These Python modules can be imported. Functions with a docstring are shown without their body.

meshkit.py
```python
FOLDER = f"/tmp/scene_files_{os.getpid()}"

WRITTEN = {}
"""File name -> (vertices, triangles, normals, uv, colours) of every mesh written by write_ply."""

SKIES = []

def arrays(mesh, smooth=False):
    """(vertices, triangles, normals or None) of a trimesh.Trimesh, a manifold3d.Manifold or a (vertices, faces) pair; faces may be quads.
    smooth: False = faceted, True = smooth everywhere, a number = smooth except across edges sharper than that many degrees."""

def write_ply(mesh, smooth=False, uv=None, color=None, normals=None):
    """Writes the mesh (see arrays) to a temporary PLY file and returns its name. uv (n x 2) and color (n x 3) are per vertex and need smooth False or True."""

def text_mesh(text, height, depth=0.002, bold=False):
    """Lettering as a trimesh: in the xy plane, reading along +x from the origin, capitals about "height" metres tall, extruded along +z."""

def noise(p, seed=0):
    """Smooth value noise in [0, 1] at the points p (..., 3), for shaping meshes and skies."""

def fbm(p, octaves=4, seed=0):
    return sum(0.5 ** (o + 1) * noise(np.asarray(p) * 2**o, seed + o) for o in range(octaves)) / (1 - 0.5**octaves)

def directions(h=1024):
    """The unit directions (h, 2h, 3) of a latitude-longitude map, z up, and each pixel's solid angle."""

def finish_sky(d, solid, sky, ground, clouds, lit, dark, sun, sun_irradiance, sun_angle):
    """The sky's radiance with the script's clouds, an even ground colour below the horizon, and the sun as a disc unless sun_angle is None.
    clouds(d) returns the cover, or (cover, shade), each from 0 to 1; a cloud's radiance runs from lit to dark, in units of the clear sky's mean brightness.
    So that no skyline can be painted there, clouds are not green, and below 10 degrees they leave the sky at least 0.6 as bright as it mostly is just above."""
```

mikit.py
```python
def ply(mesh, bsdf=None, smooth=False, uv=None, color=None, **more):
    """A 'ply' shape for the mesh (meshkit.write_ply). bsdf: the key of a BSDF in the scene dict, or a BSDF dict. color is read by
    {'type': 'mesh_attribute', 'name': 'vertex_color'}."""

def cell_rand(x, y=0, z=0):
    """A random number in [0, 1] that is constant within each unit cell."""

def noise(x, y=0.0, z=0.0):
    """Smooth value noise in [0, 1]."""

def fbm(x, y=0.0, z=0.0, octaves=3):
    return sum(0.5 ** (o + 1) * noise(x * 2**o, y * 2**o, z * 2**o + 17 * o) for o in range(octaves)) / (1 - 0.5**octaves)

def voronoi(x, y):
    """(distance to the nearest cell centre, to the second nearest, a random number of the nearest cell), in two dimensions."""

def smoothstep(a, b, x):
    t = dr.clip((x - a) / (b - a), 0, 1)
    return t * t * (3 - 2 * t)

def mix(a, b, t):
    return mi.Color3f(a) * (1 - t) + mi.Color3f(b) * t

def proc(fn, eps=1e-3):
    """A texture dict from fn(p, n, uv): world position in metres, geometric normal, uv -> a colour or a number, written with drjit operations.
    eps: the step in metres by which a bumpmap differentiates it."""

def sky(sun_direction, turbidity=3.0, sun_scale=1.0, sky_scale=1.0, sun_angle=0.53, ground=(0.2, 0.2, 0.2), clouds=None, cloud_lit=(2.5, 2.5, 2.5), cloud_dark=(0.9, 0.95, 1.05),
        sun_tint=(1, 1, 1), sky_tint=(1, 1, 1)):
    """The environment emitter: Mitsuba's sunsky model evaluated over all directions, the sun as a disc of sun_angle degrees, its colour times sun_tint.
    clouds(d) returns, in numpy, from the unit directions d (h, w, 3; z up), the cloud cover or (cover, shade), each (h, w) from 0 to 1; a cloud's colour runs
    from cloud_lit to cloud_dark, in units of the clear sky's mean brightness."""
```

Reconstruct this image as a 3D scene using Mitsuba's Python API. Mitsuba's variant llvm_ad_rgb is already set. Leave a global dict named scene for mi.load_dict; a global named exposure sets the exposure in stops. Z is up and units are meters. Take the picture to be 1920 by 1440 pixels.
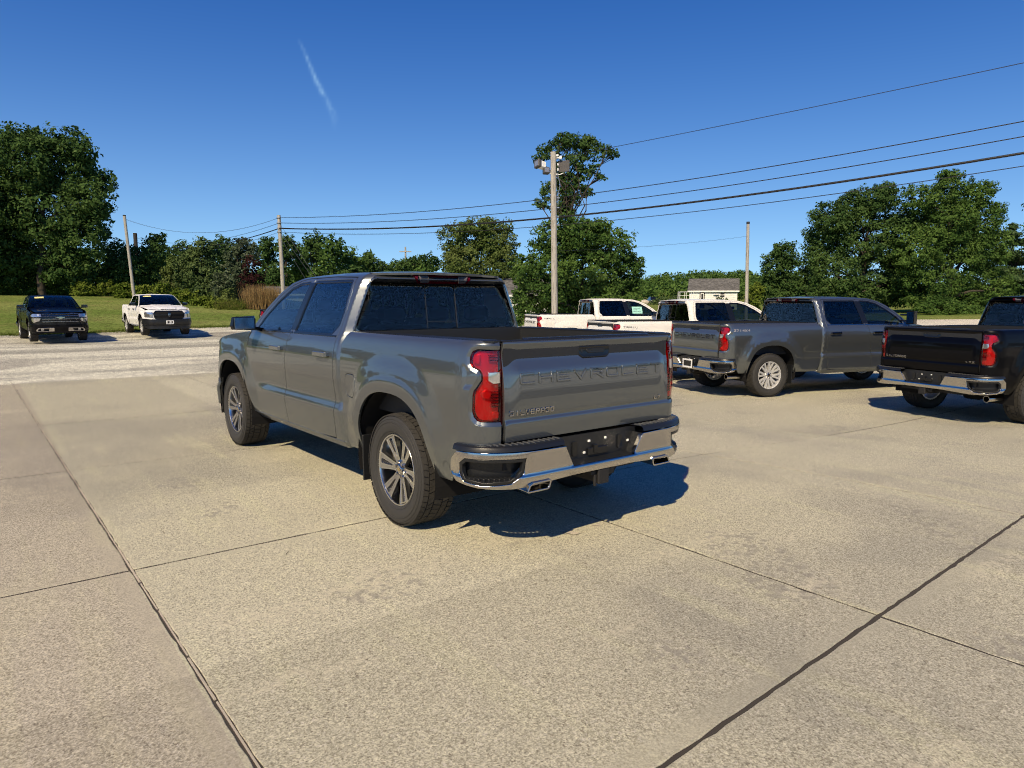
import math, numpy as np, trimesh, shapely, drjit as dr, mitsuba as mi, mikit, meshkit
from shapely.geometry import Polygon, LineString, Point, box as sbox
from shapely.ops import unary_union
from shapely import affinity
from scipy.spatial import Delaunay
from mikit import proc, noise, fbm, voronoi, cell_rand, smoothstep, mix

scene, labels = {'type': 'scene'}, {}
# ------------------------------------------------------------------ camera, sky, exposure
EYE, PITCH = 1.630, 0.1166
scene['camera'] = {'type': 'perspective', 'fov_axis': 'x', 'fov': 72.8, 'near_clip': 0.05, 'far_clip': 3000.0,
                   'to_world': mi.ScalarTransform4f().look_at(origin=[0, 0, EYE], target=[0, math.cos(PITCH), EYE - math.sin(PITCH)], up=[0, 0, 1])}


def contrail(d):
    """One faint broken vapour trail, a thin band along an arc of the sky."""
    a, b = np.array([-0.262, 0.909, 0.325]), np.array([-0.230, 0.947, 0.225])
    ab = b - a
    t = ((d - a) @ ab) / (ab @ ab)
    wob = (meshkit.noise(np.stack([t * 5, 0 * t, 0 * t], -1), 3) - 0.5) * 0.008
    q = a + np.clip(t, 0, 1)[..., None] * ab
    side = np.cross(ab, a); side /= np.linalg.norm(side)
    w = (d - q) @ side - wob
    width = 0.0014 + 0.0026 * np.clip(t, 0, 1)
    body = np.exp(-(w / width) ** 2) * (t > -0.02) * (t < 1.0) * (d[..., 1] > 0) * np.clip(t * 9 + 0.2, 0, 1) * np.clip((1 - t) * 2.2, 0, 1)
    puff = np.clip(2.6 * meshkit.fbm(np.stack([t * 16, w * 300, 0 * t], -1), 4, 5) - .45, 0, 1.6)
    haze = 0.88 * np.exp(-np.degrees(np.arcsin(np.clip(d[..., 2], 0, 1))) / 7.0)        # the pale air of the horizon, all round
    return np.clip(haze + 0.17 * body * puff, 0, 1)


SUN = (-0.391, -1.03, 1.0)
scene['sky'] = mikit.sky(SUN, turbidity=2.2, sky_scale=0.62, sky_tint=(0.12, 0.60, 1.36), sun_tint=(1.0, 1.0, 0.92), clouds=contrail, cloud_lit=(3.7, 6.0, 7.2))
exposure = 1.85

# ------------------------------------------------------------------ helpers
def rgb(*c):
    return {'type': 'rgb', 'value': list(c)}


def T(x=0, y=0, z=0, rz=0.0, sc=1.0):
    return mi.ScalarTransform4f().translate([x, y, z]).rotate([0, 0, 1], math.degrees(rz)).scale(sc)


def fresh(key):
    """key, or the first free key_001, key_002 ... of this scene."""
    used = scene.keys() | labels.keys() | KEYS
    if key not in used:
        KEYS.add(key)
        return key
    n = COUNT.get(key, 1)
    while f'{key}_{n:03d}' in used:
        n += 1
    COUNT[key] = n + 1
    KEYS.add(f'{key}_{n:03d}')
    return f'{key}_{n:03d}'


KEYS, COUNT = set(), {}


def put(key, mesh, bsdf, smooth=False, **more):
    key = fresh(key)
    scene[key] = {**ship(mesh, bsdf, smooth), **more}
    return key


def tag(key, label=None, category=None, group=None, kind=None):
    labels[key] = {k: v for k, v in dict(label=label, category=category, group=group, kind=kind).items() if v}


def join(meshes):
    """One mesh of several: (vertices, triangles) or, where some have them, (vertices, triangles, normals)."""
    ms = []
    for m in meshes:
        if not isinstance(m, tuple):
            m = (np.asarray(m.vertices), np.asarray(m.faces))
        f = np.asarray(m[1])
        if f.shape[1] == 4:
            f = np.vstack([f[:, [0, 1, 2]], f[:, [0, 2, 3]]])
        ms.append((np.asarray(m[0]), f, *m[2:]))
    if any(len(m) == 3 for m in ms):
        for i, m in enumerate(ms):
            if len(m) == 2:                                       # flat normals for the pieces that bring none
                v, f = m
                fn = np.cross(v[f[:, 1]] - v[f[:, 0]], v[f[:, 2]] - v[f[:, 0]])
                fn /= np.linalg.norm(fn, axis=1, keepdims=True) + 1e-12
                ms[i] = (v[f].reshape(-1, 3), np.arange(3 * len(f)).reshape(-1, 3), np.repeat(fn, 3, 0))
    at = np.cumsum([0] + [len(m[0]) for m in ms])
    out = (np.vstack([m[0] for m in ms]), np.vstack([m[1] + k for m, k in zip(ms, at)]))
    return (*out, np.vstack([m[2] for m in ms])) if len(ms[0]) == 3 else out


def ship(m, bsdf=None, smooth=False):
    """The shape entry of a mesh, with its own normals if it brings them."""
    if isinstance(m, tuple) and len(m) == 3:
        d = {'type': 'ply', 'filename': meshkit.write_ply((m[0], m[1]), False, normals=m[2]), 'face_normals': False}
        if bsdf:
            d['bsdf'] = {'type': 'ref', 'id': bsdf}
        return d
    return mikit.ply(m, bsdf, smooth=smooth)


def bx(x0, x1, y0, y1, z0, z1, c=0.0):
    """A box, chamfered by c."""
    if c <= 0:
        m = trimesh.creation.box(bounds=[[x0, y0, z0], [x1, y1, z1]])
        return np.array(m.vertices), np.array(m.faces)
    P = []
    for sx in (0, 1):
        for sy in (0, 1):
            for sz in (0, 1):
                X, Y, Z = (x0, x1)[sx], (y0, y1)[sy], (z0, z1)[sz]
                dx, dy, dz = (c if sx == 0 else -c), (c if sy == 0 else -c), (c if sz == 0 else -c)
                P += [(X, Y + dy, Z + dz), (X + dx, Y, Z + dz), (X + dx, Y + dy, Z)]
    return hull(P)


def hull(P):
    m = trimesh.convex.convex_hull(np.asarray(P, float))
    return np.array(m.vertices), np.array(m.faces)


def tube(path, rad, n=8, cap=True):
    p = np.asarray(path, float); rad = np.broadcast_to(rad, (len(p),))
    t = np.gradient(p, axis=0); t /= np.linalg.norm(t, axis=1, keepdims=True) + 1e-12
    ref = np.array([0, 0, 1.0]) if abs(t[0, 2]) < 0.9 else np.array([1.0, 0, 0])
    a = np.cross(t, ref); a /= np.linalg.norm(a, axis=1, keepdims=True) + 1e-12
    b = np.cross(t, a)
    th = np.arange(n) * 2 * np.pi / n
    v = p[:, None] + rad[:, None, None] * (np.cos(th)[None, :, None] * a[:, None] + np.sin(th)[None, :, None] * b[:, None])
    i, j = np.meshgrid(np.arange(len(p) - 1), np.arange(n), indexing='ij')
    q = np.stack([i * n + j, (i + 1) * n + j, (i + 1) * n + (j + 1) % n, i * n + (j + 1) % n], -1).reshape(-1, 4)
    f = np.vstack([q[:, [0, 1, 2]], q[:, [0, 2, 3]]]); v = v.reshape(-1, 3)
    if cap:
        k = len(v); v = np.vstack([v, p[:1], p[-1:]]); m = (len(p) - 1) * n
        f = np.vstack([f, [(k, jj, (jj + 1) % n) for jj in range(n)], [(k + 1, m + (jj + 1) % n, m + jj) for jj in range(n)]])
    return v, f


def lathe(prof, n=48, axis='y'):
    """prof: (radius, along) pairs, turned about the axis."""
    prof = np.asarray(prof, float); th = np.arange(n) * 2 * np.pi / n
    r, h = prof[:, 0], prof[:, 1]
    c, s = r[:, None] * np.cos(th), r[:, None] * np.sin(th); H = np.broadcast_to(h[:, None], c.shape)
    v = np.stack([c, H, s] if axis == 'y' else [c, s, H], -1).reshape(-1, 3)
    i, j = np.meshgrid(np.arange(len(prof) - 1), np.arange(n), indexing='ij')
    q = np.stack([i * n + j, i * n + (j + 1) % n, (i + 1) * n + (j + 1) % n, (i + 1) * n + j], -1).reshape(-1, 4)
    return v, np.vstack([q[:, [0, 1, 2]], q[:, [0, 2, 3]]])


def tri2d(poly, h):
    """Points, triangles and boundary loops (index arrays) of a polygon meshed with edges of about h."""
    loops, P = [], []
    def ring(c):
        c = np.asarray(c)[:-1]; out = []
        for a, b in zip(c, np.roll(c, -1, 0)):
            k = max(1, int(math.ceil(np.linalg.norm(b - a) / h)))
            out += [a + (b - a) * i / k for i in range(k)]
        return np.array(out)
    poly = shapely.geometry.polygon.orient(poly)
    for r in [poly.exterior, *poly.interiors]:
        q = ring(r.coords); q = q[np.linalg.norm(q - np.roll(q, 1, 0), axis=1) > 1e-6]
        n = sum(map(len, P)); loops.append(np.arange(n, n + len(q))); P.append(q)
    x0, y0, x1, y1 = poly.bounds
    gx, gy = np.meshgrid(np.arange(x0, x1 + h, h), np.arange(y0, y1 + h, h * 0.866))
    gx = gx + (np.arange(gx.shape[0]) % 2)[:, None] * h * 0.5
    g = np.stack([gx.ravel(), gy.ravel()], 1)
    inner = poly.buffer(-0.45 * h)
    if not inner.is_empty:
        P.append(g[shapely.contains_xy(inner, g[:, 0], g[:, 1])])
    P = np.vstack(P)
    t = Delaunay(P).simplices
    c = P[t].mean(1)
    t = t[shapely.contains_xy(poly, c[:, 0], c[:, 1])]
    a = P[t]; ar = (a[:, 1, 0] - a[:, 0, 0]) * (a[:, 2, 1] - a[:, 0, 1]) - (a[:, 1, 1] - a[:, 0, 1]) * (a[:, 2, 0] - a[:, 0, 0])
    t = np.where(ar[:, None] < 0, t[:, ::-1], t)[np.abs(ar) > 1e-10]
    return P, t, loops


def polys(g):
    return [p for p in getattr(g, 'geoms', [g]) if p.geom_type == 'Polygon' and p.area > 1e-6]


OUTSIDE = {'bed': -1, 'cab': -1, 'nosefn': -1, 'lampface': -1, 'tail': -1}


def panel(poly, fn, h=0.03, r=0.003, depth=0.018, sgn=None, lift=0.0):
    """A sheet-metal panel: poly in the two coordinates of fn, fn(points) -> 3-D; rounded rim, turned in by depth. sgn turns its outside."""
    sgn = sgn or OUTSIDE.get(getattr(fn, '__name__', ''), 1)
    out = []
    unit = lambda a: a / (np.linalg.norm(a, axis=1, keepdims=True) + 1e-12)

    def nrm(p):
        e = 2e-4
        return unit(np.cross(fn(p + [e, 0]) - fn(p - [e, 0]), fn(p + [0, e]) - fn(p - [0, e])) * sgn)
    for pg in polys(poly):
        for pin in polys(pg.buffer(-r, join_style=2) if r > 0 else pg):
            P, t, loops = tri2d(pin, h)
            n = nrm(P); V = fn(P) + lift * n
            F, vs, ns, base = [t], [V], [n], len(V)
            for lp in loops if depth > 0 or r > 0 else ():
                p = P[lp]; tg = unit(np.roll(p, -1, 0) - np.roll(p, 1, 0))
                o = np.stack([tg[:, 1], -tg[:, 0]], 1)
                n0 = n[lp]
                o3 = unit(fn(p + o * 1e-3) - fn(p)); o3 = unit(o3 - (o3 * n0).sum(1, keepdims=True) * n0)
                r0 = V[lp]; r1 = fn(p + o * r) + (lift - 0.7 * r) * n0; r2 = r1 - depth * n0
                m = len(lp); i = np.arange(m); j = (i + 1) % m
                if r > 0:
                    a, b, c, d = base + i, base + j, base + m + i, base + m + j
                    F += [np.stack([a, c, d], 1), np.stack([a, d, b], 1)]
                    vs += [r0, r1]; ns += [n0, unit(n0 * .5 + o3)]; base += 2 * m
                if depth > 0:
                    a, b, c, d = base + i, base + j, base + m + i, base + m + j
                    F += [np.stack([a, c, d], 1), np.stack([a, d, b], 1)]
                    vs += [r1, r2]; ns += [o3, o3]; base += 2 * m
            F = np.vstack(F)
            if sgn < 0:
                F = F[:, ::-1]
            out.append((np.vstack(vs), F, np.vstack(ns)))
    return join(out)


def rounded(pts, r):
    p = Polygon(pts)
    return p.buffer(-r).buffer(2 * r, quad_segs=6).buffer(-r, quad_segs=6) if r > 0 else p


def mirror(m):
    return (m[0] * [1, -1, 1], m[1][:, ::-1], *(n * [1, -1, 1] for n in m[2:]))


def place3(m, M):
    M = np.asarray(M, float)
    return (m[0] @ M[:3, :3].T + M[:3, 3], m[1], *(n @ M[:3, :3].T for n in m[2:]))


STROKES = {'C': [[(1, 1), (.1, 1), (0, .9), (0, .1), (.1, 0), (1, 0)]], 'H': [[(0, 0), (0, 1)], [(1, 0), (1, 1)], [(0, .5), (1, .5)]],
           'E': [[(1, 1), (0, 1), (0, 0), (1, 0)], [(0, .5), (.85, .5)]], 'V': [[(0, 1), (.5, 0), (1, 1)]],
           'R': [[(0, 0), (0, 1), (.9, 1), (1, .9), (1, .6), (.9, .5), (0, .5)], [(.45, .5), (1, 0)]], 'O': [[(.1, 0), (0, .1), (0, .9), (.1, 1), (.9, 1), (1, .9), (1, .1), (.9, 0), (.1, 0)]],
           'L': [[(0, 1), (0, 0), (1, 0)]], 'T': [[(0, 1), (1, 1)], [(.5, 1), (.5, 0)]], 'S': [[(1, 1), (0, 1), (0, .5), (1, .5), (1, 0), (0, 0)]],
           'I': [[(.5, 0), (.5, 1)]], 'A': [[(0, 0), (0, .85), (.15, 1), (.85, 1), (1, .85), (1, 0)], [(0, .42), (1, .42)]],
           'D': [[(0, 0), (0, 1), (.85, 1), (1, .85), (1, .15), (.85, 0), (0, 0)]], 'Z': [[(0, 1), (1, 1), (0, 0), (1, 0)]], '7': [[(0, 1), (1, 1), (.4, 0)]],
           '1': [[(.3, .8), (.55, 1), (.55, 0)]], 'X': [[(0, 0), (1, 1)], [(0, 1), (1, 0)]], 'B': [[(0, 0), (0, 1), (.9, 1), (.9, .5), (0, .5)], [(.9, .5), (1, .45), (1, 0), (0, 0)]],
           '4': [[(.8, 0), (.8, 1), (0, .35), (1, .35)]]}


def word(text, x0, x1, y0, y1, stroke, gap=0.28):
    """Lettering as shapely polygons, one per letter, from x0 to x1 (x1 < x0 mirrors nothing: letters run from x0 towards x1)."""
    n = len(text); w = (x1 - x0) / (n + gap * (n - 1)); out = []
    for i, ch in enumerate(text):
        ox = x0 + i * w * (1 + gap); k = stroke / 2
        g = unary_union([LineString([(ox + math.copysign(k, w) + x * (w - math.copysign(2 * k, w)), y0 + k + y * (y1 - y0 - 2 * k)) for x, y in s]).buffer(k, cap_style=3, join_style=2) for s in STROKES[ch]])
        out.append(g)
    return out

# ------------------------------------------------------------------ materials
def two(b):
    return {'type': 'twosided', 'bsdf': b}


def pr(*c, rough=0.5, metal=0.0, spec=0.5, **k):
    return two({'type': 'principled', 'base_color': rgb(*c) if c and not isinstance(c[0], dict) else c[0], 'roughness': rough, 'metallic': metal, 'specular': spec, **k})


def clearcoat(flake, under, w=0.55, rough=0.36, metal=0.9):
    """Metallic lacquer: a flake layer under a glossy clear coat."""
    return two({'type': 'blendbsdf', 'weight': w, 'a': {'type': 'principled', 'base_color': rgb(*flake), 'metallic': metal, 'roughness': rough},
                'b': {'type': 'plastic', 'int_ior': 1.95, 'diffuse_reflectance': rgb(*under), 'nonlinear': False}})


M = scene
M['paint_grey'] = clearcoat((.208, .226, .240), (.050, .055, .058), rough=.27)
M['paint_black'] = clearcoat((.010, .010, .012), (.003, .003, .004), w=.40)
M['paint_cream'] = clearcoat((.78, .755, .70), (.72, .70, .65), metal=0.0, rough=.5)
M['paint_white'] = clearcoat((.80, .80, .80), (.76, .76, .76), metal=0.0, rough=.5)
M['shadow_paint'] = pr(.05, .052, .054, rough=.4)
M['chrome'] = two({'type': 'roughconductor', 'material': 'Al', 'alpha': 0.03, 'specular_reflectance': rgb(.60, .585, .57)})
M['gold'] = pr(.75, .60, .33, rough=.22, metal=1.0)
M['wheel_bright'] = pr(.68, .68, .69, rough=.17, metal=1.0)
M['wheel_dark'] = pr(.46, .465, .47, rough=.16, metal=.95)
M['wheel_pocket'] = pr(.022, .022, .024, rough=.35)
M['wheel_silver'] = pr(.66, .66, .66, rough=.33, metal=.45)
M['cast_iron'] = pr(.045, .043, .04, rough=.6, metal=.3)
M['black_plastic'] = pr(.011, .012, .014, rough=.36)
M['rib_grey'] = pr(.07, .072, .075, rough=.4)
M['gloss_black'] = pr(.008, .009, .011, rough=.12)
M['liner_black'] = pr(.010, .010, .011, rough=.9, spec=.2)
M['frame_black'] = pr(.014, .013, .013, rough=.6)
M['bed_black'] = pr(.016, .017, .019, rough=.6)
M['soot'] = pr(.008, .008, .008, rough=.8)
M['rubber'] = pr(.038, .037, .036, rough=.62, spec=.35)
M['tread_rubber'] = pr(.036, .034, .032, rough=.75, spec=.3)
M['trim_grey'] = pr(.035, .036, .038, rough=.35)
M['white_plastic'] = pr(.75, .75, .73, rough=.4)
M['badge_dark'] = pr(.015, .015, .017, rough=.3)
M['badge_silver'] = pr(.36, .32, .32, rough=.3)
M['interior'] = pr(.022, .022, .023, rough=.8)
M['headliner'] = pr(.12, .115, .11, rough=.9)
M['red_solid'] = pr(.10, .005, .014, rough=.08)
M['lens_grey'] = pr(.13, .12, .125, rough=.1)
M['lens_clear'] = pr(.62, .62, .62, rough=.08, metal=.85)
M['reflector_red'] = pr(.88, .50, .50, rough=.32, metal=.6)
M['mirror_glass'] = two({'type': 'roughconductor', 'material': 'none', 'alpha': 0.02, 'specular_reflectance': rgb(.45, .52, .56)})
M['red_lens'] = {'type': 'thindielectric', 'int_ior': 1.40, 'specular_transmittance': rgb(.74, .007, .016)}
M['glass_dark'] = {'type': 'thindielectric', 'int_ior': 1.36, 'specular_transmittance': rgb(.045, .05, .052)}
M['glass_front'] = {'type': 'thindielectric', 'int_ior': 1.39, 'specular_transmittance': rgb(.28, .34, .32)}

def wn(p, f, o=0.0):
    return noise(p.x * f + o, p.y * f + 3.1 * o, p.z * f)


GC, GS = math.cos(2.2292), math.sin(2.2292)                      # the paving grid's directions


def concrete(p, n, uv):
    a, b = p.x * GC + p.y * GS, -p.x * GS + p.y * GC
    slab = cell_rand(dr.floor(a / 3.15), dr.floor(b / 2.95), 5)
    big = fbm(p.x * .55 + 7, p.y * .55, 0, 4)
    mid = fbm(p.x * 2.3, p.y * 2.3, 4.0, 4)
    streak = fbm(a * .9, b * 6.0, 2.0, 3)
    base = mix((.440, .418, .318), (.372, .354, .282), smoothstep(.40, .66, big))
    base = mix(base, (.300, .290, .240), .42 * smoothstep(.52, .74, mid) * smoothstep(.35, .6, big))
    base = mix(base, (.49, .475, .33), .35 * smoothstep(.58, .75, streak))
    base = base * (.91 + .18 * slab)
    base = dr.select(b > -.65, base * mi.Color3f(.88, .85, .89), base)     # the strip by the left joint is an older, greyer pour
    # exposed grains of sand and fine aggregate, finer where a float has closed the surface along the joints
    g1, g2 = noise(p.x * 185, p.y * 185, 1.5), noise(p.x * 120, p.y * 120, 9.5)
    near = dr.minimum(dr.abs(b + .62), dr.minimum(dr.abs(a - 1.55), dr.abs(a - 4.67)))
    amt = .45 + .55 * smoothstep(.02, .13, near)
    g = (g1 * .6 + g2 * .4 - .5) * amt
    col = base * (1.03 + 2.1 * g)
    col = mix(col, (.13, .105, .075), smoothstep(.60, .74, noise(p.x * 150 + 3, p.y * 150, 12.5)) * .34 * amt)
    col = mix(col, (.62, .58, .50), smoothstep(.80, .90, noise(p.x * 120 + 5, p.y * 120, 20)) * .5 * amt)
    col = mix(col, (.15, .125, .095), smoothstep(.80, .92, noise(p.x * 110, p.y * 110 + 9, 30)) * .55 * amt)
    # scuffs and drips
    spot = smoothstep(.80, .86, noise(p.x * 1.3, p.y * 1.3, 50)) * smoothstep(.5, .8, noise(p.x * 30, p.y * 30, 51))
    col = mix(col, (.24, .225, .20), .6 * spot)
    wear = smoothstep(.66, .8, fbm(a * 3.5, b * .8, 31.0, 3)) * smoothstep(.4, .7, noise(p.x * 40, p.y * 40, 60))
    return mix(col, (.60, .55, .42), .40 * wear)


def concrete_bump(p, n, uv):
    return noise(p.x * 130, p.y * 130, 1.5) * .6 + noise(p.x * 60, p.y * 60, 2.5) * .4


def gravel(p, n, uv):
    a, b = p.x * GC + p.y * GS, -p.x * GS + p.y * GC
    lane = fbm(a * .42, b * .05, 3.0, 4)
    fine = fbm(a * 1.6, b * .35, 8.0, 3)
    base = mix((.31, .305, .262), (.60, .585, .49), smoothstep(.31, .67, lane * .62 + fine * .38))
    base = mix(base, (.20, .188, .172), .55 * smoothstep(.56, .70, fbm(p.x * .35, p.y * .35, 5.0, 3)))
    base = mix((.60, .555, .47), base, 1 - .75 * smoothstep(14, 24, p.x))
    s = noise(p.x * 26, p.y * 26, 1.0) * .5 + noise(p.x * 55, p.y * 55, 2.0) * .5
    t = noise(p.x * 11, p.y * 11, 7.0)
    return base * (.45 + 1.1 * s) * (.82 + .36 * t)


def gravel_bump(p, n, uv):
    return noise(p.x * 22, p.y * 22, 1.0) * .6 + noise(p.x * 48, p.y * 48, 2.0) * .4


def lawn(p, n, uv):
    m = fbm(p.x * .10, p.y * .22, 0, 4)
    f = fbm(p.x * 1.2, p.y * 2.4, 3.0, 4)
    c = mix((.120, .170, .040), (.180, .212, .064), smoothstep(.35, .65, m))
    c = mix(c, (.19, .165, .070), .55 * smoothstep(.55, .75, f))
    return c * (.55 + .9 * noise(p.x * 9, p.y * 9, 2.0))


def leafy(c0, c1, c2):
    def f(p, n, uv):
        t = noise(p.x * .55, p.y * .55, p.z * .55)
        r = noise(p.x * 4.3, p.y * 4.3, p.z * 4.3)
        c = mix(c0, c1, smoothstep(.3, .7, t))
        return mix(c, c2, smoothstep(.62, .85, r)) * (.8 + .4 * r)
    return proc(f)


def leaf(key, c0, c1, c2, trans=.55, rough=.5):
    M[key] = {'type': 'principledthin', 'base_color': leafy(c0, c1, c2), 'roughness': rough, 'diff_trans': trans, 'spec_trans': 0.0, 'eta': 1.45}


leaf('leaf_dark', (.048, .094, .029), (.075, .133, .039), (.111, .162, .055))
leaf('leaf_green', (.060, .118, .030), (.094, .165, .040), (.143, .211, .060))
leaf('leaf_mid', (.069, .113, .044), (.099, .146, .053), (.139, .183, .073))
leaf('leaf_greygreen', (.072, .101, .057), (.103, .136, .077), (.155, .180, .115))
leaf('leaf_light', (.091, .136, .038), (.127, .167, .052), (.174, .206, .077))
leaf('leaf_yellow', (.092, .142, .022), (.135, .182, .030), (.190, .220, .050))
leaf('leaf_pine', (.052, .094, .039), (.076, .127, .048), (.113, .159, .068), trans=.25)
leaf('leaf_purple', (.040, .016, .018), (.060, .026, .026), (.050, .040, .026))
leaf('leaf_gold', (.420, .260, .025), (.500, .320, .030), (.340, .220, .050))
leaf('leaf_tan', (.240, .165, .075), (.300, .210, .100), (.170, .100, .050), trans=.35)
leaf('leaf_grass', (.080, .115, .020), (.115, .140, .030), (.180, .165, .060))


def barkfn(p, n, uv):
    g = fbm(p.x * 14, p.y * 14, p.z * 2.2, 4)
    return mix((.035, .029, .023), (.105, .09, .075), g)


def polefn(p, n, uv):
    g = fbm(p.x * 26, p.y * 26, p.z * .9, 4)
    s = smoothstep(.60, .72, fbm(p.x * 40, p.y * 40, p.z * 1.6 + 3, 3))
    return mix(mix((.27, .25, .222), (.50, .475, .43), g), (.10, .088, .075), .7 * s)


def shinglefn(p, n, uv):
    row = dr.floor(p.z / .09)
    t = cell_rand(dr.floor(p.x / .28 + .5 * (row - 2 * dr.floor(row / 2))), row, 3)
    return mi.Color3f(.13, .128, .128) * (.72 + .5 * t) * (.85 + .3 * noise(p.x * 3, p.y * 3, p.z * 3))


M['concrete'] = two({'type': 'bumpmap', 'scale': .003, 'arbitrary': proc(concrete_bump), 'bsdf': {'type': 'diffuse', 'reflectance': proc(concrete)}})
M['gravel'] = two({'type': 'bumpmap', 'scale': .012, 'arbitrary': proc(gravel_bump, 4e-3), 'bsdf': {'type': 'diffuse', 'reflectance': proc(gravel)}})
M['lawn'] = two({'type': 'diffuse', 'reflectance': proc(lawn)})
M['joint'] = pr(.056, .049, .042, rough=.9, spec=.2)
M['mortar'] = pr(.40, .355, .285, rough=.9, spec=.2)
M['bark'] = two({'type': 'diffuse', 'reflectance': proc(barkfn)})
M['pole_wood'] = two({'type': 'diffuse', 'reflectance': proc(polefn)})
M['dark_wood'] = pr(.035, .033, .034, rough=.85)
M['wire'] = pr(.012, .012, .014, rough=.5)
M['guy_wire'] = pr(.22, .22, .22, rough=.4, metal=.7)
M['galvanised'] = pr(.42, .43, .44, rough=.4, metal=.8)
M['white_metal'] = pr(.78, .78, .76, rough=.4)
M['lamp_dark'] = pr(.060, .056, .054, rough=.5)
M['lamp_glass'] = pr(.40, .42, .44, rough=.08, metal=.6)
M['white_siding'] = pr(.80, .795, .77, rough=.6)
M['shingle'] = two({'type': 'diffuse', 'reflectance': proc(shinglefn)})
M['dark_trim'] = pr(.018, .018, .02, rough=.5)
M['paper_green'] = pr(.34, .66, .56, rough=.7)
M['paper_yellow'] = pr(.80, .70, .26, rough=.6)
M['boulder'] = pr(.45, .41, .35, rough=.9)
M['car_blue'] = clearcoat((.02, .03, .06), (.01, .015, .03))

# ------------------------------------------------------------------ pickups
# body coordinates: x forward from the rear axle, y to the driver's side, z up, metres
ZC = [.42, .50, .58, .66, .73, .82, .92, 1.02, 1.10, 1.16, 1.21, 1.30, 1.355, 1.40, 1.50, 1.60, 1.70, 1.80, 1.84, 1.87, 1.885, 1.905]
DC = [-.075, -.045, -.032, -.018, -.008, -.028, -.013, -.001, 0, -.0015, -.008, -.028, -.052, -.075, -.112, -.15, -.19, -.235, -.265, -.31, -.36, -.45]
ZB = [.42, .50, .58, .66, .73, .82, .92, 1.02, 1.10, 1.16, 1.21, 1.30, 1.355, 1.38, 1.40, 1.42]
DB = [-.075, -.045, -.032, -.018, -.010, -.020, -.011, -.001, 0, -.0015, -.006, -.020, -.033, -.045, -.070, -.10]
from scipy.interpolate import PchipInterpolator
_C, _B = PchipInterpolator(ZC, DC), PchipInterpolator(ZB, DB)
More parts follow.
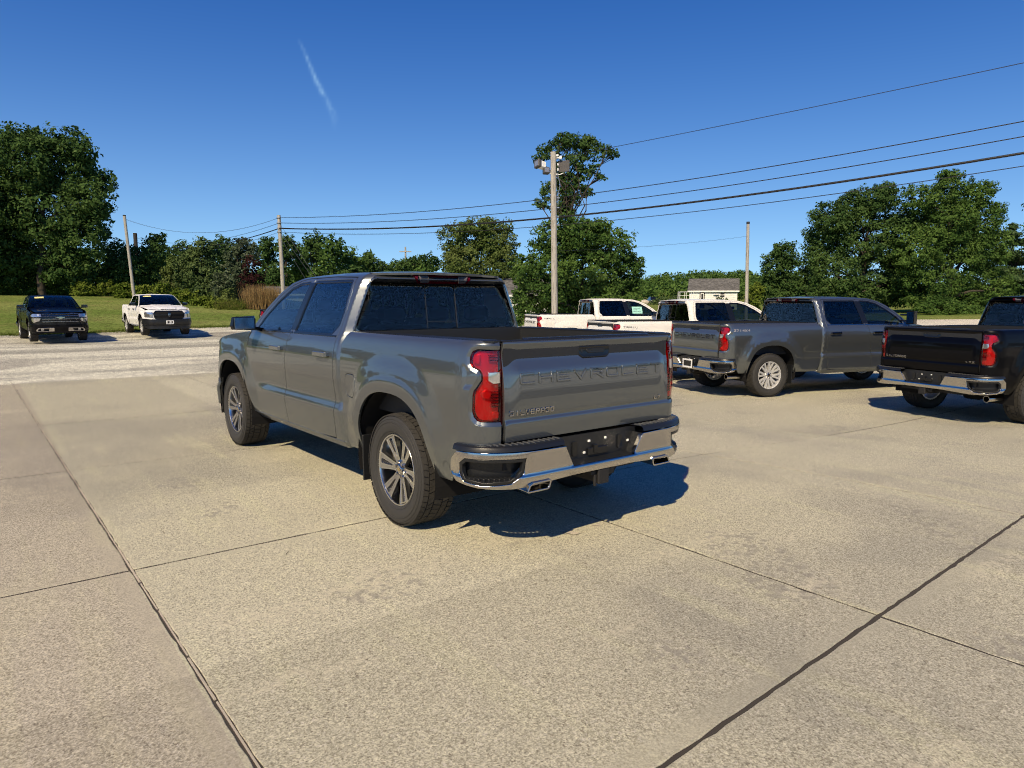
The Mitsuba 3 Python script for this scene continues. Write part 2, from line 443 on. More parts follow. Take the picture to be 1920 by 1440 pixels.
_P = PchipInterpolator([.42, .50, .58, .66, .73, .82, .92, 1.02], [-.075, -.045, -.032, -.022, -.015, -.009, -.005, -.001])       # plain section, without the doors' ledge
sst = lambda a, b, x: (lambda t: t * t * (3 - 2 * t))(np.clip((x - a) / (b - a), 0, 1))
_th = np.linspace(0, np.pi / 2, 80)
LAMP = [(-1.16, 1.337), (-.985, 1.343), (-.95, 1.33), (-.932, 1.295), (-.935, 1.258), (-.955, 1.235), (-1.0, 1.217), (-1.017, 1.193), (-1.016, 1.153), (-.985, 1.112),
        (-.963, 1.085), (-.957, 1.05), (-.953, .96), (-.963, .928), (-.985, .905), (-1.012, .897), (-1.16, .893)]


def corner_table(x0, y0, a, b, back):
    """Plan curve of a rounded corner: arc length from its start, and points."""
    p = np.stack([x0 + (-1 if back else 1) * a * np.sin(_th), y0 - b + b * np.cos(_th)], 1)
    return np.r_[0, np.cumsum(np.linalg.norm(np.diff(p, axis=0), axis=1))], p


class Body:
    """The measures of one kind of pickup and its surfaces."""
    def __init__(self, sh=0.0, h=0.05, nose='bars', flare=.028):
        self.sh, self.h, self.nose, self.flare = sh, h, nose, flare
        self.xf = 3.745 + sh                                    # front axle
        self.rs, self.rp = corner_table(-.80, 1.0, .245, .20, True)
        self.s_end = -.80 - self.rs[-1]
        # the cab's rear corner: a flat facet turned half way round, between two tight radii
        ang = np.concatenate([np.linspace(0, 50, 8), np.full(14, 50.), np.linspace(50, 90, 8)])
        st = np.concatenate([np.full(8, .0022), np.full(14, .0046), np.full(8, .0022)])
        q = np.stack([-np.cumsum(st * np.cos(np.radians(ang))), -np.cumsum(st * np.sin(np.radians(ang)))], 1)
        self.cp = np.vstack([[0, 0], q]) + [.935 + sh, 1.0]
        self.cs = np.r_[0, np.cumsum(np.linalg.norm(np.diff(self.cp, axis=0), axis=1))]
        self.fs, self.fp = corner_table(4.05 + sh, 1.0, .60, .36, False)
        self.lamp = Polygon(LAMP)

    def arch(self, s, z, xw):
        """Distance measure to the wheel centre: 1 on the edge of the wheel opening."""
        return (np.abs((s - xw) / .535) ** 2.5 + np.abs((z - .43) / .555) ** 2.5) ** 0.4

    def flares(self, s, z):
        o = 0
        for xw in (.02, self.xf - .03):
            k = self.arch(s, z, xw)
            o = o + (self.flare * sst(1.50, 1.14, k) + .008 * sst(1.23, 1.13, k)) * sst(.40, .72, z)
        return o

    def offset(self, p, prof):
        s, z = p[:, 0], p[:, 1]
        d = prof(np.clip(z, .42, 1.905))
        w = sst(3.15, 2.65, s - self.sh) * sst(.58, .95, s)
        d = d * w + _P(np.clip(z, .42, 1.0)) * (1 - w) if False else np.where(z < 1.02, d * w + _P(np.clip(z, .42, 1.02)) * (1 - w), d)
        d = d + self.flares(s, z)
        return d

    def plan(self, s, d, z, tab, pts, s0, back):
        """Points of the plan curve at s, moved out by d."""
        a = np.clip((s0 - s) if back else (s - s0), 0, tab[-1])
        x, y = np.interp(a, tab, pts[:, 0]), np.interp(a, tab, pts[:, 1])
        e = 1e-3
        x2, y2 = np.interp(np.clip(a + e, 0, tab[-1]), tab, pts[:, 0]), np.interp(np.clip(a + e, 0, tab[-1]), tab, pts[:, 1])
        x1, y1 = np.interp(np.clip(a - e, 0, tab[-1]), tab, pts[:, 0]), np.interp(np.clip(a - e, 0, tab[-1]), tab, pts[:, 1])
        tx, ty = x2 - x1, y2 - y1; L = np.hypot(tx, ty) + 1e-12
        nx, ny = (ty / L, -tx / L) if not back else (-np.abs(ty) / L, np.abs(tx) / L)
        if not back:
            nx, ny = np.abs(ty) / L, np.abs(tx) / L
        over = np.where(back, s0 - s, s - s0)
        straight = over <= 0
        x = np.where(straight, s, x); y = np.where(straight, pts[0, 1], y)
        nx = np.where(straight, 0, nx); ny = np.where(straight, 1, ny)
        ext = np.maximum(over - tab[-1], 0)                       # past the corner: straight on across the car
        y = y - ext
        return np.stack([x + nx * d, y + ny * d, z], 1)

    def bed(self, p):
        d = self.offset(p, _B)
        s, z = p[:, 0], p[:, 1]
        k = np.clip((-.80 - s) / self.rs[-1], 0, 1)
        d = d * (1 - .55 * k)
        # scoop beside the lamp's notch
        d = d - .010 * sst(.035, .0, np.maximum(np.abs(s + .955) - .045, np.abs(z - 1.17) - .045)) * sst(-1.03, -.93, -s * 0 + s)
        return self.plan(s, d, z, self.rs, self.rp, -.80, True)

    def lampface(self, p):
        s, z = p[:, 0], p[:, 1]
        k = np.clip((-.80 - s) / self.rs[-1], 0, 1)
        d = _B(np.clip(z, .42, 1.42)) * (1 - .55 * k) - .004
        return self.plan(s, d, z, self.rs, self.rp, -.80, True)

    def cab(self, p):
        d = self.offset(p, _C)
        s, z = p[:, 0], p[:, 1]
        P = self.plan(s, 0 * d, z, self.cs, self.cp, .935 + self.sh, True)
        P[:, 1] += d
        return P

    def nosefn(self, p):
        s, z = p[:, 0], p[:, 1]
        d = self.offset(p, _B) * np.clip(1 - (s - 4.05 - self.sh) * .4, .5, 1)
        d = d - .10 * sst(1.16, 1.32, z) * sst(3.9 + self.sh, 4.6 + self.sh, s)
        return self.plan(s, d, z, self.fs, self.fp, 4.05 + self.sh, False)

    def front(self, p):
        """(q, z): q runs along the nose from the centre line, positive to the driver's side."""
        q, z = p[:, 0], p[:, 1]
        L = .64
        s = 4.05 + self.sh + self.fs[-1] + L - np.abs(q)
        P = self.plan(s, np.where(z < .66, .02, 0) + .0 * z, z, self.fs, self.fp, 4.05 + self.sh, False)
        P[:, 0] += .07 * sst(.9, .0, np.abs(q)) - .05 * sst(.62, .42, z) - .06 * sst(.98, 1.18, z)
        P[:, 1] *= np.where(q < 0, -1, 1)
        return P

    def tail(self, p):
        """Tailgate face, (y, z)."""
        y, z = p[:, 0], p[:, 1]
        prof = PchipInterpolator([.74, .80, .872, .888, .905, .93, 1.05, 1.18, 1.285, 1.315, 1.35, 1.372, 1.385, 1.40], [.004, .012, .018, .012, .002, .012, .018, .020, -.004, -.006, .004, .014, .012, -.004])
        base = PchipInterpolator([.74, .80, .872, .888, .905, .93, 1.05, 1.18, 1.285, 1.315, 1.35, 1.372, 1.385, 1.40], [.004, .012, .018, .012, .004, .006, .004, .0, -.010, -.010, .0, .012, .011, -.004])
        k = sst(.765, .665, np.abs(y) + .06 * sst(1.13, 1.25, z) * 0)
        k = k * np.where((z > .905) & (z < 1.315), 1, 1)
        d = base(z) * (1 - k) + prof(z) * k
        d = d - .018 * sst(1.0, 1.40, z)
        return np.stack([-1.047 - d + .02 * sst(.5, .79, np.abs(y)) * 0, y, z], 1)


def wheel(kind, h=1.0):
    """Parts of a wheel about its centre, outside towards +y: {name: (mesh, material, smooth)}."""
    out = {}
    R = .415
    n = 64 if h <= 1 else 40
    prof = [(.262, .112), (.272, .124), (.30, .136), (.335, .141), (.365, .138), (.385, .131), (.397, .124), (.403, .112), (.404, 0), (.403, -.112), (.397, -.124), (.365, -.138), (.335, -.141), (.30, -.136), (.262, -.112)]
    tyre = [lathe(prof, n)]
    for rr, yy in ((.288, .1325), (.352, .1412), (.376, .1365)):       # moulded rings of the sidewall
        tyre.append(lathe([(rr - .003, yy - .002), (rr - .001, yy + .0022), (rr + .001, yy + .0022), (rr + .003, yy - .002)], n))
    tyre = join(tyre)
    rng = np.random.default_rng(5)
    blocks = []
    nb = 56 if h <= 1 else 34
    rows = [(-.132, -.092), (-.084, -.040), (-.032, .032), (.040, .084), (.092, .132)]
    for ri, (a, b) in enumerate(rows):
        for k in range(nb):
            t0 = (k + (ri % 2) * .5) / nb * 2 * np.pi; w = 2 * np.pi / nb * .44
            j = rng.uniform(-.18, .18, 4) * w; sk = (.35 if ri % 2 else -.35) * w
            P = []
            for (yy, tt) in ((a, t0 - w - sk + j[0]), (b, t0 - w + sk + j[1]), (b, t0 + w + sk + j[2]), (a, t0 + w - sk + j[3])):
                for rr in (.400, .4148 if abs(yy) < .12 else .4085):
                    P.append((rr * math.cos(tt), yy, rr * math.sin(tt)))
            P = np.array(P)
            v = P[[0, 2, 4, 6, 1, 3, 5, 7]]
            f = np.array([[4, 5, 6], [4, 6, 7], [0, 1, 5], [0, 5, 4], [1, 2, 6], [1, 6, 5], [2, 3, 7], [2, 7, 6], [3, 0, 4], [3, 4, 7]])
            blocks.append((v, f))
    out['tyre'] = (tyre, 'rubber', 40)
    out['tyre__tread'] = (join(blocks), 'tread_rubber', False)
    out['rim'] = (lathe([(.266, .116), (.262, .122), (.254, .121), (.249, .110), (.243, .07), (.235, -.10), (.245, -.115), (.262, -.115)], n), 'wheel_bright' if kind == 'split' else 'wheel_silver', 40)
    out['brake_disc'] = (join([lathe([(.0, .0), (.17, .0), (.17, -.02), (0, -.02)], 40), lathe([(.08, .0), (.08, .035), (0, .035)], 24)]), 'cast_iron', 30)
    dish = lambda v: v + np.stack([0 * v[:, 0], .075 + .035 * np.clip(np.hypot(v[:, 0], v[:, 2]) / .24, 0, 1) ** 1.3, 0 * v[:, 0]], 1)
    face, dark, body = [], [], []
    nsp = 6 if kind == 'split' else 8

    def ex(poly, d0, d1):
        ms = []
        for pg in polys(poly):
            P, t, loops = tri2d(pg, .03)
            V = np.vstack([np.stack([P[:, 0], np.full(len(P), d1), P[:, 1]], 1), np.stack([P[:, 0], np.full(len(P), d0), P[:, 1]], 1)])
            F = [t[:, ::-1]]
            n0 = len(P)
            for lp in loops:
                a, b = lp, np.roll(lp, -1)
                F += [np.stack([a, b, b + n0], 1), np.stack([a, b + n0, a + n0], 1)]
            ms.append((dish(V), np.vstack(F)))
        return join(ms)
    for k in range(nsp):
        a0 = k * 2 * np.pi / nsp + .13
        if kind == 'split':
            sp = Polygon([(.055, -.030), (.10, -.034), (.16, -.047), (.243, -.066), (.2475, 0), (.243, .066), (.16, .047), (.10, .034), (.055, .030)])
            slot = Polygon([(.105, -.006), (.16, -.013), (.236, -.021), (.239, 0), (.236, .021), (.16, .013), (.105, .006)])
            frame = sp.difference(slot)
        else:
            sp = Polygon([(.05, -.034), (.11, -.030), (.16, -.042), (.243, -.062), (.2475, 0), (.243, .062), (.16, .042), (.11, .030), (.05, .034)])
            slot = Polygon([(.16, -.010), (.232, -.022), (.236, 0), (.232, .022), (.16, .010), (.14, 0)])
            frame = sp.difference(slot)
        rot = lambda g: affinity.rotate(g, math.degrees(a0), origin=(0, 0))
        if kind == 'split':
            edge = unary_union([sp.difference(sp.buffer(-.0075)), slot.buffer(.006).intersection(sp).difference(slot)])
            face.append(ex(rot(edge), -.012, .004))
            body.append(ex(rot(frame), -.03, .0025))
        else:
            face.append(ex(rot(frame), -.03, .004))
        dark.append(ex(rot(slot.buffer(.004).intersection(sp)), -.03, -.012))
    hubp = Point(0, 0).buffer(.075, quad_segs=16)
    (body if body else face).append(ex(hubp, -.02, .0))
    if body:
        out['rim__spokes'] = (join(body), 'wheel_dark', 30)
        out['rim__machined_edges'] = (join(face), 'wheel_bright', 30)
        out['rim__pockets'] = (join(dark), 'wheel_pocket', 30)
    else:
        out['rim__spokes'] = (join(face), 'wheel_silver', 30)
    nuts = []
    for k in range(6):
        a = k * np.pi / 3 + .3
        nuts.append(place3(lathe([(0, .10), (.010, .10), (.012, .094), (.012, .07)], 6), np.block([[np.eye(3), np.array([[.055 * math.cos(a)], [0], [.055 * math.sin(a)]])], [np.zeros((1, 3)), np.ones((1, 1))]])))
    out['rim__lug_nuts'] = (join(nuts), 'chrome', False)
    out['rim__centre_cap'] = (lathe([(0, .098), (.028, .097), (.034, .092), (.034, .07)], 24), 'chrome', 30)
    cross = unary_union([Polygon([(-.024, -.005), (-.019, .006), (.024, .006), (.019, -.005)]), Polygon([(-.009, -.010), (-.007, .011), (.009, .011), (.007, -.010)])])
    P, t, _ = tri2d(cross, .02)
    out['rim__emblem'] = ((np.stack([P[:, 0], np.full(len(P), .0995), P[:, 1]], 1), t[:, ::-1]), 'gold', False)
    return out


def build_pickup(sh=0.0, h=0.05, nose='bars', wheel_kind='split', tail_word='emboss', badge=None, right_badge=None, side_word=None, side_word_bsdf='badge_dark', mirror_big=False,
                 side_moulding=False, handle_body=True, hd=False):
    """A list of (part key, mesh, material, smooth, label) in body coordinates. 'paint' stands for the car's colour."""
    B = Body(sh, h, nose, flare=.028)
    L = []
    g = .0035                                                    # half a shut line

    def add(name, mesh, mat, smooth=True, label=None):
        L.append((name, mesh, mat, smooth, label))

    def both(name, mesh, mat, smooth=True, label=None):
        add(name, mesh, mat, smooth, label); add(name, mirror(mesh), mat, smooth, label)
    S = lambda *p: [(x + sh, z) for x, z in p]
    archp = lambda xw: Polygon([(xw + .535 * math.copysign(abs(math.cos(a)) ** .8, math.cos(a)), .43 + .555 * math.copysign(abs(math.sin(a)) ** .8, math.sin(a))) for a in np.linspace(0, 2 * np.pi, 90)[:-1]])
    arch_r, arch_f = archp(.02), archp(B.xf - .03)
    # ---- bed sides with the tail lamps' openings and the fuel door
    bed = Polygon([(.775 + sh, 1.40), (.80 + sh, 1.36), (.852 + sh, 1.305), (.856 + sh, 1.2), (.856 + sh, .60), (.80 + sh, .455), (-.70, .47), (-.76, .55), (-.83, .745), (-1.16, .748), (-1.16, 1.40)])
    bed = bed.difference(arch_r).difference(B.lamp.buffer(.0275)).intersection(sbox(B.s_end + .003, 0, 9, 9))
    bed = max(polys(bed), key=lambda q: q.area)
    fd = rounded([(.585 + sh * .5, .885), (.775 + sh * .5, .885), (.775 + sh * .5, 1.065), (.585 + sh * .5, 1.065)], .055)
    both_sides = []
    add('bed_side', panel(bed.difference(fd.buffer(g)), B.bed, h * .65 if h < .03 else h), 'paint')
    bezel = B.lamp.buffer(.027).difference(B.lamp.buffer(.0035)).intersection(sbox(B.s_end + .003, 0, 9, 9))

    def sunk(p):
        z = p[:, 1]
        k = np.clip((-.80 - p[:, 0]) / B.rs[-1], 0, 1)
        dist = shapely.distance(B.lamp, shapely.points(p[:, 0], z))
        d = B.offset(p, _B) * (1 - .55 * k) - .011 * np.clip(1 - dist / .027, 0, 1)
        return B.plan(p[:, 0], d, z, B.rs, B.rp, -.80, True)
    bez = panel(bezel, sunk, .009 if h < .03 else .02, r=0, depth=.004, sgn=-1)
    add('bed_side__lamp_surround', bez, 'paint')
    add('bed_side__fuel_door', panel(fd, B.bed, h, lift=.001), 'paint')
    add('bed_side', mirror(panel(bed, B.bed, h)), 'paint')
    add('bed_side__lamp_surround', mirror(bez), 'paint')
    # ---- doors
    sp_lo, sp_top = (2.155, .47), (1.90, 1.87)
    split = S((2.17, .44), (2.150, .75), (2.085, 1.01), (2.060, 1.25), (2.03, 1.33), (1.985, 1.40), (1.93, 1.60), (1.895, 1.86))
    rear_edge = S((1.07, .485), (1.055, .56), (1.015, .80), (1.003, 1.0), (.998, 1.29), (.985, 1.55), (1.00, 1.70), (1.03, 1.845))
    top = S((1.03, 1.845), (1.50, 1.862), (1.90, 1.860))
    rdoor = Polygon([*rear_edge, *top[1:-1], *split[::-1]])
    rwin = rounded(S((1.14, 1.372), (1.80, 1.368), (1.93, 1.372), (1.845, 1.812), (1.085, 1.806), (1.04, 1.55), (1.05, 1.45)), .018)
    ftop = S((1.895, 1.862), (2.05, 1.862), (2.20, 1.848), (2.40, 1.80), (2.62, 1.70), (2.85, 1.56), (3.02, 1.425), (3.11, 1.335))
    front_edge = S((3.11, 1.335), (3.15, 1.25), (3.22, 1.05), (3.25, .92), (3.24, .66), (3.20, .485))
    fdoor = Polygon([*split, *ftop[1:], *front_edge[1:], S((3.1, .465))[0]])
    fwin = rounded(S((2.07, 1.368), (2.98, 1.36), (2.86, 1.475), (2.62, 1.635), (2.38, 1.757), (2.20, 1.80), (1.985, 1.810)), .015)
    rdoor, fdoor = rdoor.buffer(-g), fdoor.buffer(-g).difference(archp(B.xf - .03).buffer(.05))
    fdoor = max(polys(fdoor), key=lambda q: q.area)
    for k, (nm, dp, wn) in enumerate((('rear_door', rdoor, rwin), ('front_door', fdoor, fwin))):
        both(nm, panel(dp.difference(wn.buffer(.022)), B.cab, h), 'paint')
        both(nm + '__window_seal', panel(wn.buffer(.0215).difference(wn.buffer(-.002)), B.cab, max(h, .04), lift=-.002), 'gloss_black')
        both(nm + '__window', panel(wn, B.cab, max(h, .06), r=0, depth=0, lift=-.008), 'glass_dark' if nm == 'rear_door' else 'glass_front')
        bel = LineString([(wn.bounds[0] - .02, 1.352), (wn.bounds[2] + (.06 if k else .02), 1.352)]).buffer(.008, cap_style=2)
        both(nm + '__belt_moulding', panel(bel, B.cab, .05, lift=.004), 'chrome' if hd else 'gloss_black')
        hx = (1.06, 1.32) if nm == 'rear_door' else (2.12, 2.38)
        bar = rounded(S((hx[0] + .02, 1.178), (hx[1], 1.182), (hx[1], 1.204), (hx[0] + .02, 1.216)), .010)
        y0 = float(B.cab(np.array([[hx[0] + sh + .12, 1.197]]))[0, 1])
        hb = [hull([(x + sh, y0 + dy, z) for x, dy in ((hx[0], .030), (hx[1], .030), (hx[0] + .012, .052), (hx[1] - .012, .052)) for z in (1.182, 1.214)] + [(x + sh, y0 + .042, z) for x in (hx[0] + .01, hx[1] - .01) for z in (1.176, 1.220)])]
        hb += [bx(a + sh, a + .05 + sh, y0 - .02, y0 + .034, 1.184, 1.212, .004) for a in (hx[0] + .005, hx[1] - .055)]
        both(nm + '__handle', join(hb), ('chrome' if hd else 'paint') if handle_body else 'black_plastic', 25)
        both(nm + '__handle_cup', panel(rounded(S((hx[0] + .07, 1.158), (hx[1] - .045, 1.158), (hx[1] - .045, 1.232), (hx[0] + .07, 1.232)), .03), B.cab, .03, r=.002, depth=.004, lift=.0008), 'paint')
        if side_moulding and nm == 'front_door':
            pass
    bp = Polygon(S((2.052, 1.375), (1.972, 1.815), (1.855, 1.815), (1.942, 1.375)))
    both('front_door__pillar_trim', panel(bp, B.cab, .05, lift=.0015), 'gloss_black')
    # ---- cab frame: rail over the doors, rear quarter, sill
    roofedge = S((.80, 1.868), (.95, 1.882), (1.07, 1.888), (1.53, 1.897), (1.97, 1.888), (2.24, 1.872), (2.44, 1.825), (2.66, 1.725), (2.90, 1.57), (3.07, 1.43), (3.16, 1.335))
    e0 = .935 + sh - B.cs[-1]
    sil = Polygon([(e0, .47), (e0, 1.858), *[q for q in roofedge if q[0] > .9 + sh], *S((3.10, 1.31), (2.0, 1.0), (1.2, .47))])
    frame = sil.difference(unary_union([rdoor.buffer(g * 2), fdoor.buffer(g * 2), Polygon([*split, *S((2.5, 1.0), (2.5, .5))]).buffer(.01) if 0 else Point(0, 0).buffer(.001)])).difference(sbox(1.1 + sh, 0, 9, 1.30))
    fr = [q for q in polys(frame) if q.area > .002]
    both('cab_frame', panel(shapely.MultiPolygon(fr), B.cab, h), 'paint')
    sill = Polygon(S((.90, .425), (.90, .47), (1.06, .478), (2.16, .43), (3.2, .478), (3.2, .44), (3.1, .42)))
    sill = Polygon(S((.875, .425), (.875, .478), (1.06, .476), (3.19, .476), (3.19, .44), (3.1, .40), (1.0, .40)))
    both('sill', panel(sill, lambda p: B.cab(np.stack([p[:, 0], p[:, 1]], 1)) * [1, 1, 1] + np.stack([0 * p[:, 0], -.05 * sst(.46, .40, p[:, 1]) + .004, 0 * p[:, 0]], 1), .06, sgn=-1), 'paint')
    # ---- roof
    rx = np.array([q[0] for q in roofedge]); rz = np.array([q[1] for q in roofedge])
    zr = PchipInterpolator(rx, rz)

    def roof(p):
        x, t = p[:, 0], p[:, 1]
        z = zr(x); y = 1 + _C(z)
        return np.stack([x, t * (y + .001), z + .020 * (1 - t ** 2) * np.clip(1, 0, 1)], 1)
    add('roof', panel(Polygon([(.91 + sh, -1), (2.33 + sh, -1), (2.37 + sh, 0), (2.33 + sh, 1), (.91 + sh, 1), (.868 + sh, .94), (.848 + sh, .82), (.815 + sh, 0), (.848 + sh, -.82), (.868 + sh, -.94)]), roof, max(.05, h), r=.002), 'paint')
    add('windshield', panel(Polygon([(2.36 + sh, -.99), (3.10 + sh, -.99), (3.20 + sh, 0), (3.10 + sh, .99), (2.36 + sh, .99), (2.39 + sh, 0)]), lambda p: roof(p) + [0, 0, -.004], .06, r=0, depth=0), 'glass_front')
    # ---- rear wall of the cab with its window
    yb = lambda z: 1 + _C(np.asarray(z, float)) - .060
    zz = np.linspace(1.30, 1.858, 15)
    wall = Polygon([(float(yb(z)), z) for z in zz] + [(-float(yb(z)), z) for z in zz[::-1]])
    wglass = rounded([(.845, 1.402), (.715, 1.795), (-.715, 1.795), (-.845, 1.402)], .035)

    def rearw(p):
        y, z = p[:, 0], p[:, 1]
        x = .873 + sh - .045 * sst(1.40, 1.0, 3 - z * 0 + 9) * 0 - .022 * sst(1.79, 1.815, z) + .05 * sst(1.83, 1.87, z)
        x = x - .020 * (1 - (np.abs(y) / .93) ** 2) + .14 * np.clip(z - 1.40, 0, .40) * sst(.0, .05, yb(z) - np.abs(y)) * sst(1.835, 1.79, z)
        return np.stack([x, y, z], 1)
    add('rear_wall', panel(wall.difference(wglass.buffer(.004)), rearw, h, sgn=-1), 'paint')
    sl = [wglass.intersection(sbox(-.155, 0, .155, 3)), wglass.intersection(sbox(.160, 0, 2, 3)), wglass.intersection(sbox(-2, 0, -.160, 3))] if not hd else [wglass]
    for i, q in enumerate(sl):
        add('rear_window' if i == 0 else 'rear_window__side_pane', panel(q, rearw, .06, r=0, depth=0, sgn=-1, lift=-.006 - (.004 if i == 0 and not hd else 0)), 'glass_dark')
    if not hd:
        add('rear_window__slider_frame', join([panel(sbox(a, 1.405, a + .006, 1.79), rearw, .1, r=.001, depth=.008, sgn=-1, lift=-.002) for a in (-.1605, .1545)] + [panel(sbox(-.15, 1.462, .15, 1.467), rearw, .1, r=.001, depth=.006, sgn=-1, lift=-.006)]), 'trim_grey')
    add('rear_window__sill_trim', panel(sbox(-.86, 1.384, .86, 1.398), rearw, .1, r=.003, depth=.01, sgn=-1, lift=.012), 'gloss_black')
    lampb = rounded([(-.31, 1.868), (-.26, 1.806), (.26, 1.806), (.31, 1.868)], .012)
    add('high_mount_lamp', panel(lampb, rearw, .04, r=.006, depth=.03, sgn=-1, lift=.016), 'red_solid')
    add('high_mount_lamp__cargo_lens', join([panel(rounded([(s * .155, 1.852), (s * .155, 1.815), (s * .235, 1.815), (s * .262, 1.852)], .006), rearw, .04, r=.002, depth=.004, sgn=-s, lift=.0185 * 1) if False else panel(rounded([(s * .155, 1.852), (s * .155, 1.815), (s * .235, 1.815), (s * .262, 1.852)], .006), rearw, .04, r=.002, depth=.004, sgn=-1, lift=.0185) for s in (1, -1)]), 'lens_grey')
    # ---- bed: rail caps, inner walls, floor, tailgate
    rail = [(x, -.070 + .012) for x in ()]
    cap = []
    for s_ in (1, -1):
        cap.append(hull([(x, s_ * y, z) for x, y in ((-1.02, .80), (-1.02, .845), (-.985, .885), (-.90, .918), (.775 + sh, .922), (.775 + sh, .80)) for z in (1.385, 1.396)] + [(x, s_ * y, 1.402) for x, y in ((-1.01, .81), (-1.01, .84), (-.975, .875), (-.89, .908), (.77 + sh, .912), (.77 + sh, .81))]))
    add('bed_rail_cap', cap[0], 'black_plastic', 30); add('bed_rail_cap', cap[1], 'black_plastic', 30)
    add('bed_liner', join([bx(-1.02, .74 + sh, -.83, .83, .80, .86), bx(-.945, .77 + sh, .80, .86, .80, 1.39), bx(-.945, .77 + sh, -.86, -.80, .80, 1.39), bx(.74 + sh, .79 + sh, -.92, .92, .80, 1.395)]), 'bed_black', False)
    tg = sbox(-.786, .757, .786, 1.398)
    hand = rounded([(-.165, 1.338), (-.155, 1.275), (-.125, 1.258), (.10, 1.258), (.135, 1.278), (.145, 1.338)], .018)
    add('tailgate', panel(tg.difference(hand.buffer(.002)), B.tail, min(h, .03), sgn=-1), 'paint')
    add('tailgate__cap', join([hull([(-1.035, y, z) for y in (-.785, .785) for z in (1.388, 1.393)] + [(-1.028, y, 1.398) for y in (-.775, .775)] + [(-.99, y, z) for y in (-.785, .785) for z in (1.385, 1.396)]),
                              hull([(-1.025, y, 1.394) for y in (-.60, .60)] + [(-1.02, y, 1.405) for y in (-.55, .55)] + [(-.99, y, z) for y in (-.60, .60) for z in (1.39, 1.407)])]), 'black_plastic', 30)
    add('tailgate__inner_panel', bx(-1.03, -.985, -.78, .78, .77, 1.392), 'bed_black', False)
    hmesh = [panel(hand, B.tail, .02, r=.006, depth=.02, sgn=-1, lift=.006)]
    add('tailgate__handle', join(hmesh), 'gloss_black')
    add('tailgate__handle__grip', join([panel(rounded([(-.115, 1.322), (-.105, 1.288), (.05, 1.288), (.09, 1.322)], .012), B.tail, .02, r=.004, depth=.01, sgn=-1, lift=.011), panel(Point(.105, 1.305).buffer(.012), B.tail, .02, r=.002, depth=.006, sgn=-1, lift=.009)]), 'black_plastic')
    if tail_word:
        for i, pg in enumerate(word('CHEVROLET', .672, -.692, 1.115, 1.190, .016)):
            add('tailgate__letter', panel(pg, B.tail, .03, r=.0035, depth=.01, sgn=-1, lift=.007), 'paint' if tail_word == 'emboss' else 'badge_dark')
    if badge:
        add('tailgate__name_badge', join([panel(pg, B.tail, .03, r=.0012, depth=.006, sgn=-1, lift=.006) for pg in word(badge, .752, .385, .924, .957, .0068, .30)]), 'chrome')
    if right_badge:
        add('tailgate__trim_badge', join([panel(pg, B.tail, .03, r=.001, depth=.006, sgn=-1, lift=.005) for pg in word(right_badge, -.60 - .02 * (3 - len(right_badge)) , -.60 - .035 * len(right_badge) - .02, .918, .945, .0075)]), 'chrome')
    if side_word:
        for sgn_ in (1, -1):
            m = join([panel(pg, B.bed, .05, r=0, depth=0, lift=.002) for pg in word(side_word, *((-.50, -.86) if sgn_ > 0 else (-.86, -.50)), 1.250, 1.292, .009)])
            add('side_lettering', m if sgn_ > 0 else mirror(m), side_word_bsdf)
    # ---- tail lamps: red lens over a bright reflector
    lampi = B.lamp.intersection(sbox(B.s_end + .002, 0, 9, 9))
    for sg in (1, -1):
        fl = (lambda m: m) if sg > 0 else mirror
        add('tail_lamp', fl(panel(lampi, B.lampface, .03, r=.006, depth=.02)), 'red_lens')
        add('tail_lamp__housing', fl(panel(lampi.buffer(-.003), B.lampface, .02, r=0, depth=0, lift=-.032)), 'reflector_red')
        slats = [panel(sbox(-1.135, z, -1.075, z + .004), B.lampface, .03, r=.001, depth=.012, lift=-.010) for z in np.arange(.985, 1.09, .019)] + [panel(sbox(-1.13, z, -1.06, z + .004), B.lampface, .03, r=.001, depth=.012, lift=-.010) for z in (1.275, 1.292, 1.308)]
        add('tail_lamp__louvres', fl(join(slats)), 'black_plastic')
        add('tail_lamp__reversing_lens', fl(panel(Polygon([(-1.058, 1.205), (-1.137, 1.207), (-1.137, 1.135), (-1.09, 1.132), (-1.058, 1.152)]), B.lampface, .02, r=.004, depth=.012, lift=.0015)), 'lens_clear')
        add('tail_lamp__bulb_bowl', fl(join([panel(Polygon([(-1.045, 1.10), (-1.085, 1.075), (-1.07, 1.035), (-1.015, 1.045), (-1.0, 1.08)]), B.lampface, .02, r=.008, depth=.01, lift=-.010), panel(sbox(-1.135, .915, -1.085, .955), B.lampface, .02, r=.004, depth=.01, lift=-.008),
                                              panel(Polygon([(-.95, 1.31), (-1.0, 1.32), (-1.0, 1.25), (-.955, 1.262)]), B.lampface, .02, r=.006, depth=.01, lift=-.012)])), 'reflector_red')
    # ---- rear bumper
    bs, bpnt = corner_table(-.85, 1.02, .315, .40, True)
    Lq = .62 + bs[-1]

    def bump(p):
        q, z = p[:, 0], p[:, 1]
        a = np.abs(q)
        s = -.85 - (Lq - a)
        prof = PchipInterpolator([.42, .475, .51, .553, .563, .60, .68, .70, .715, .74], [-.05, -.018, -.005, .004, -.001, .001, .006, .007, .005, -.02])
        P = B.plan(s, prof(np.clip(z, .42, .74)), z, bs, bpnt, -.85, True)
        P[:, 0] += .02 * sst(.75, .2, a) * 0
        P[:, 1] *= np.where(q < 0, -1, 1)
        return P
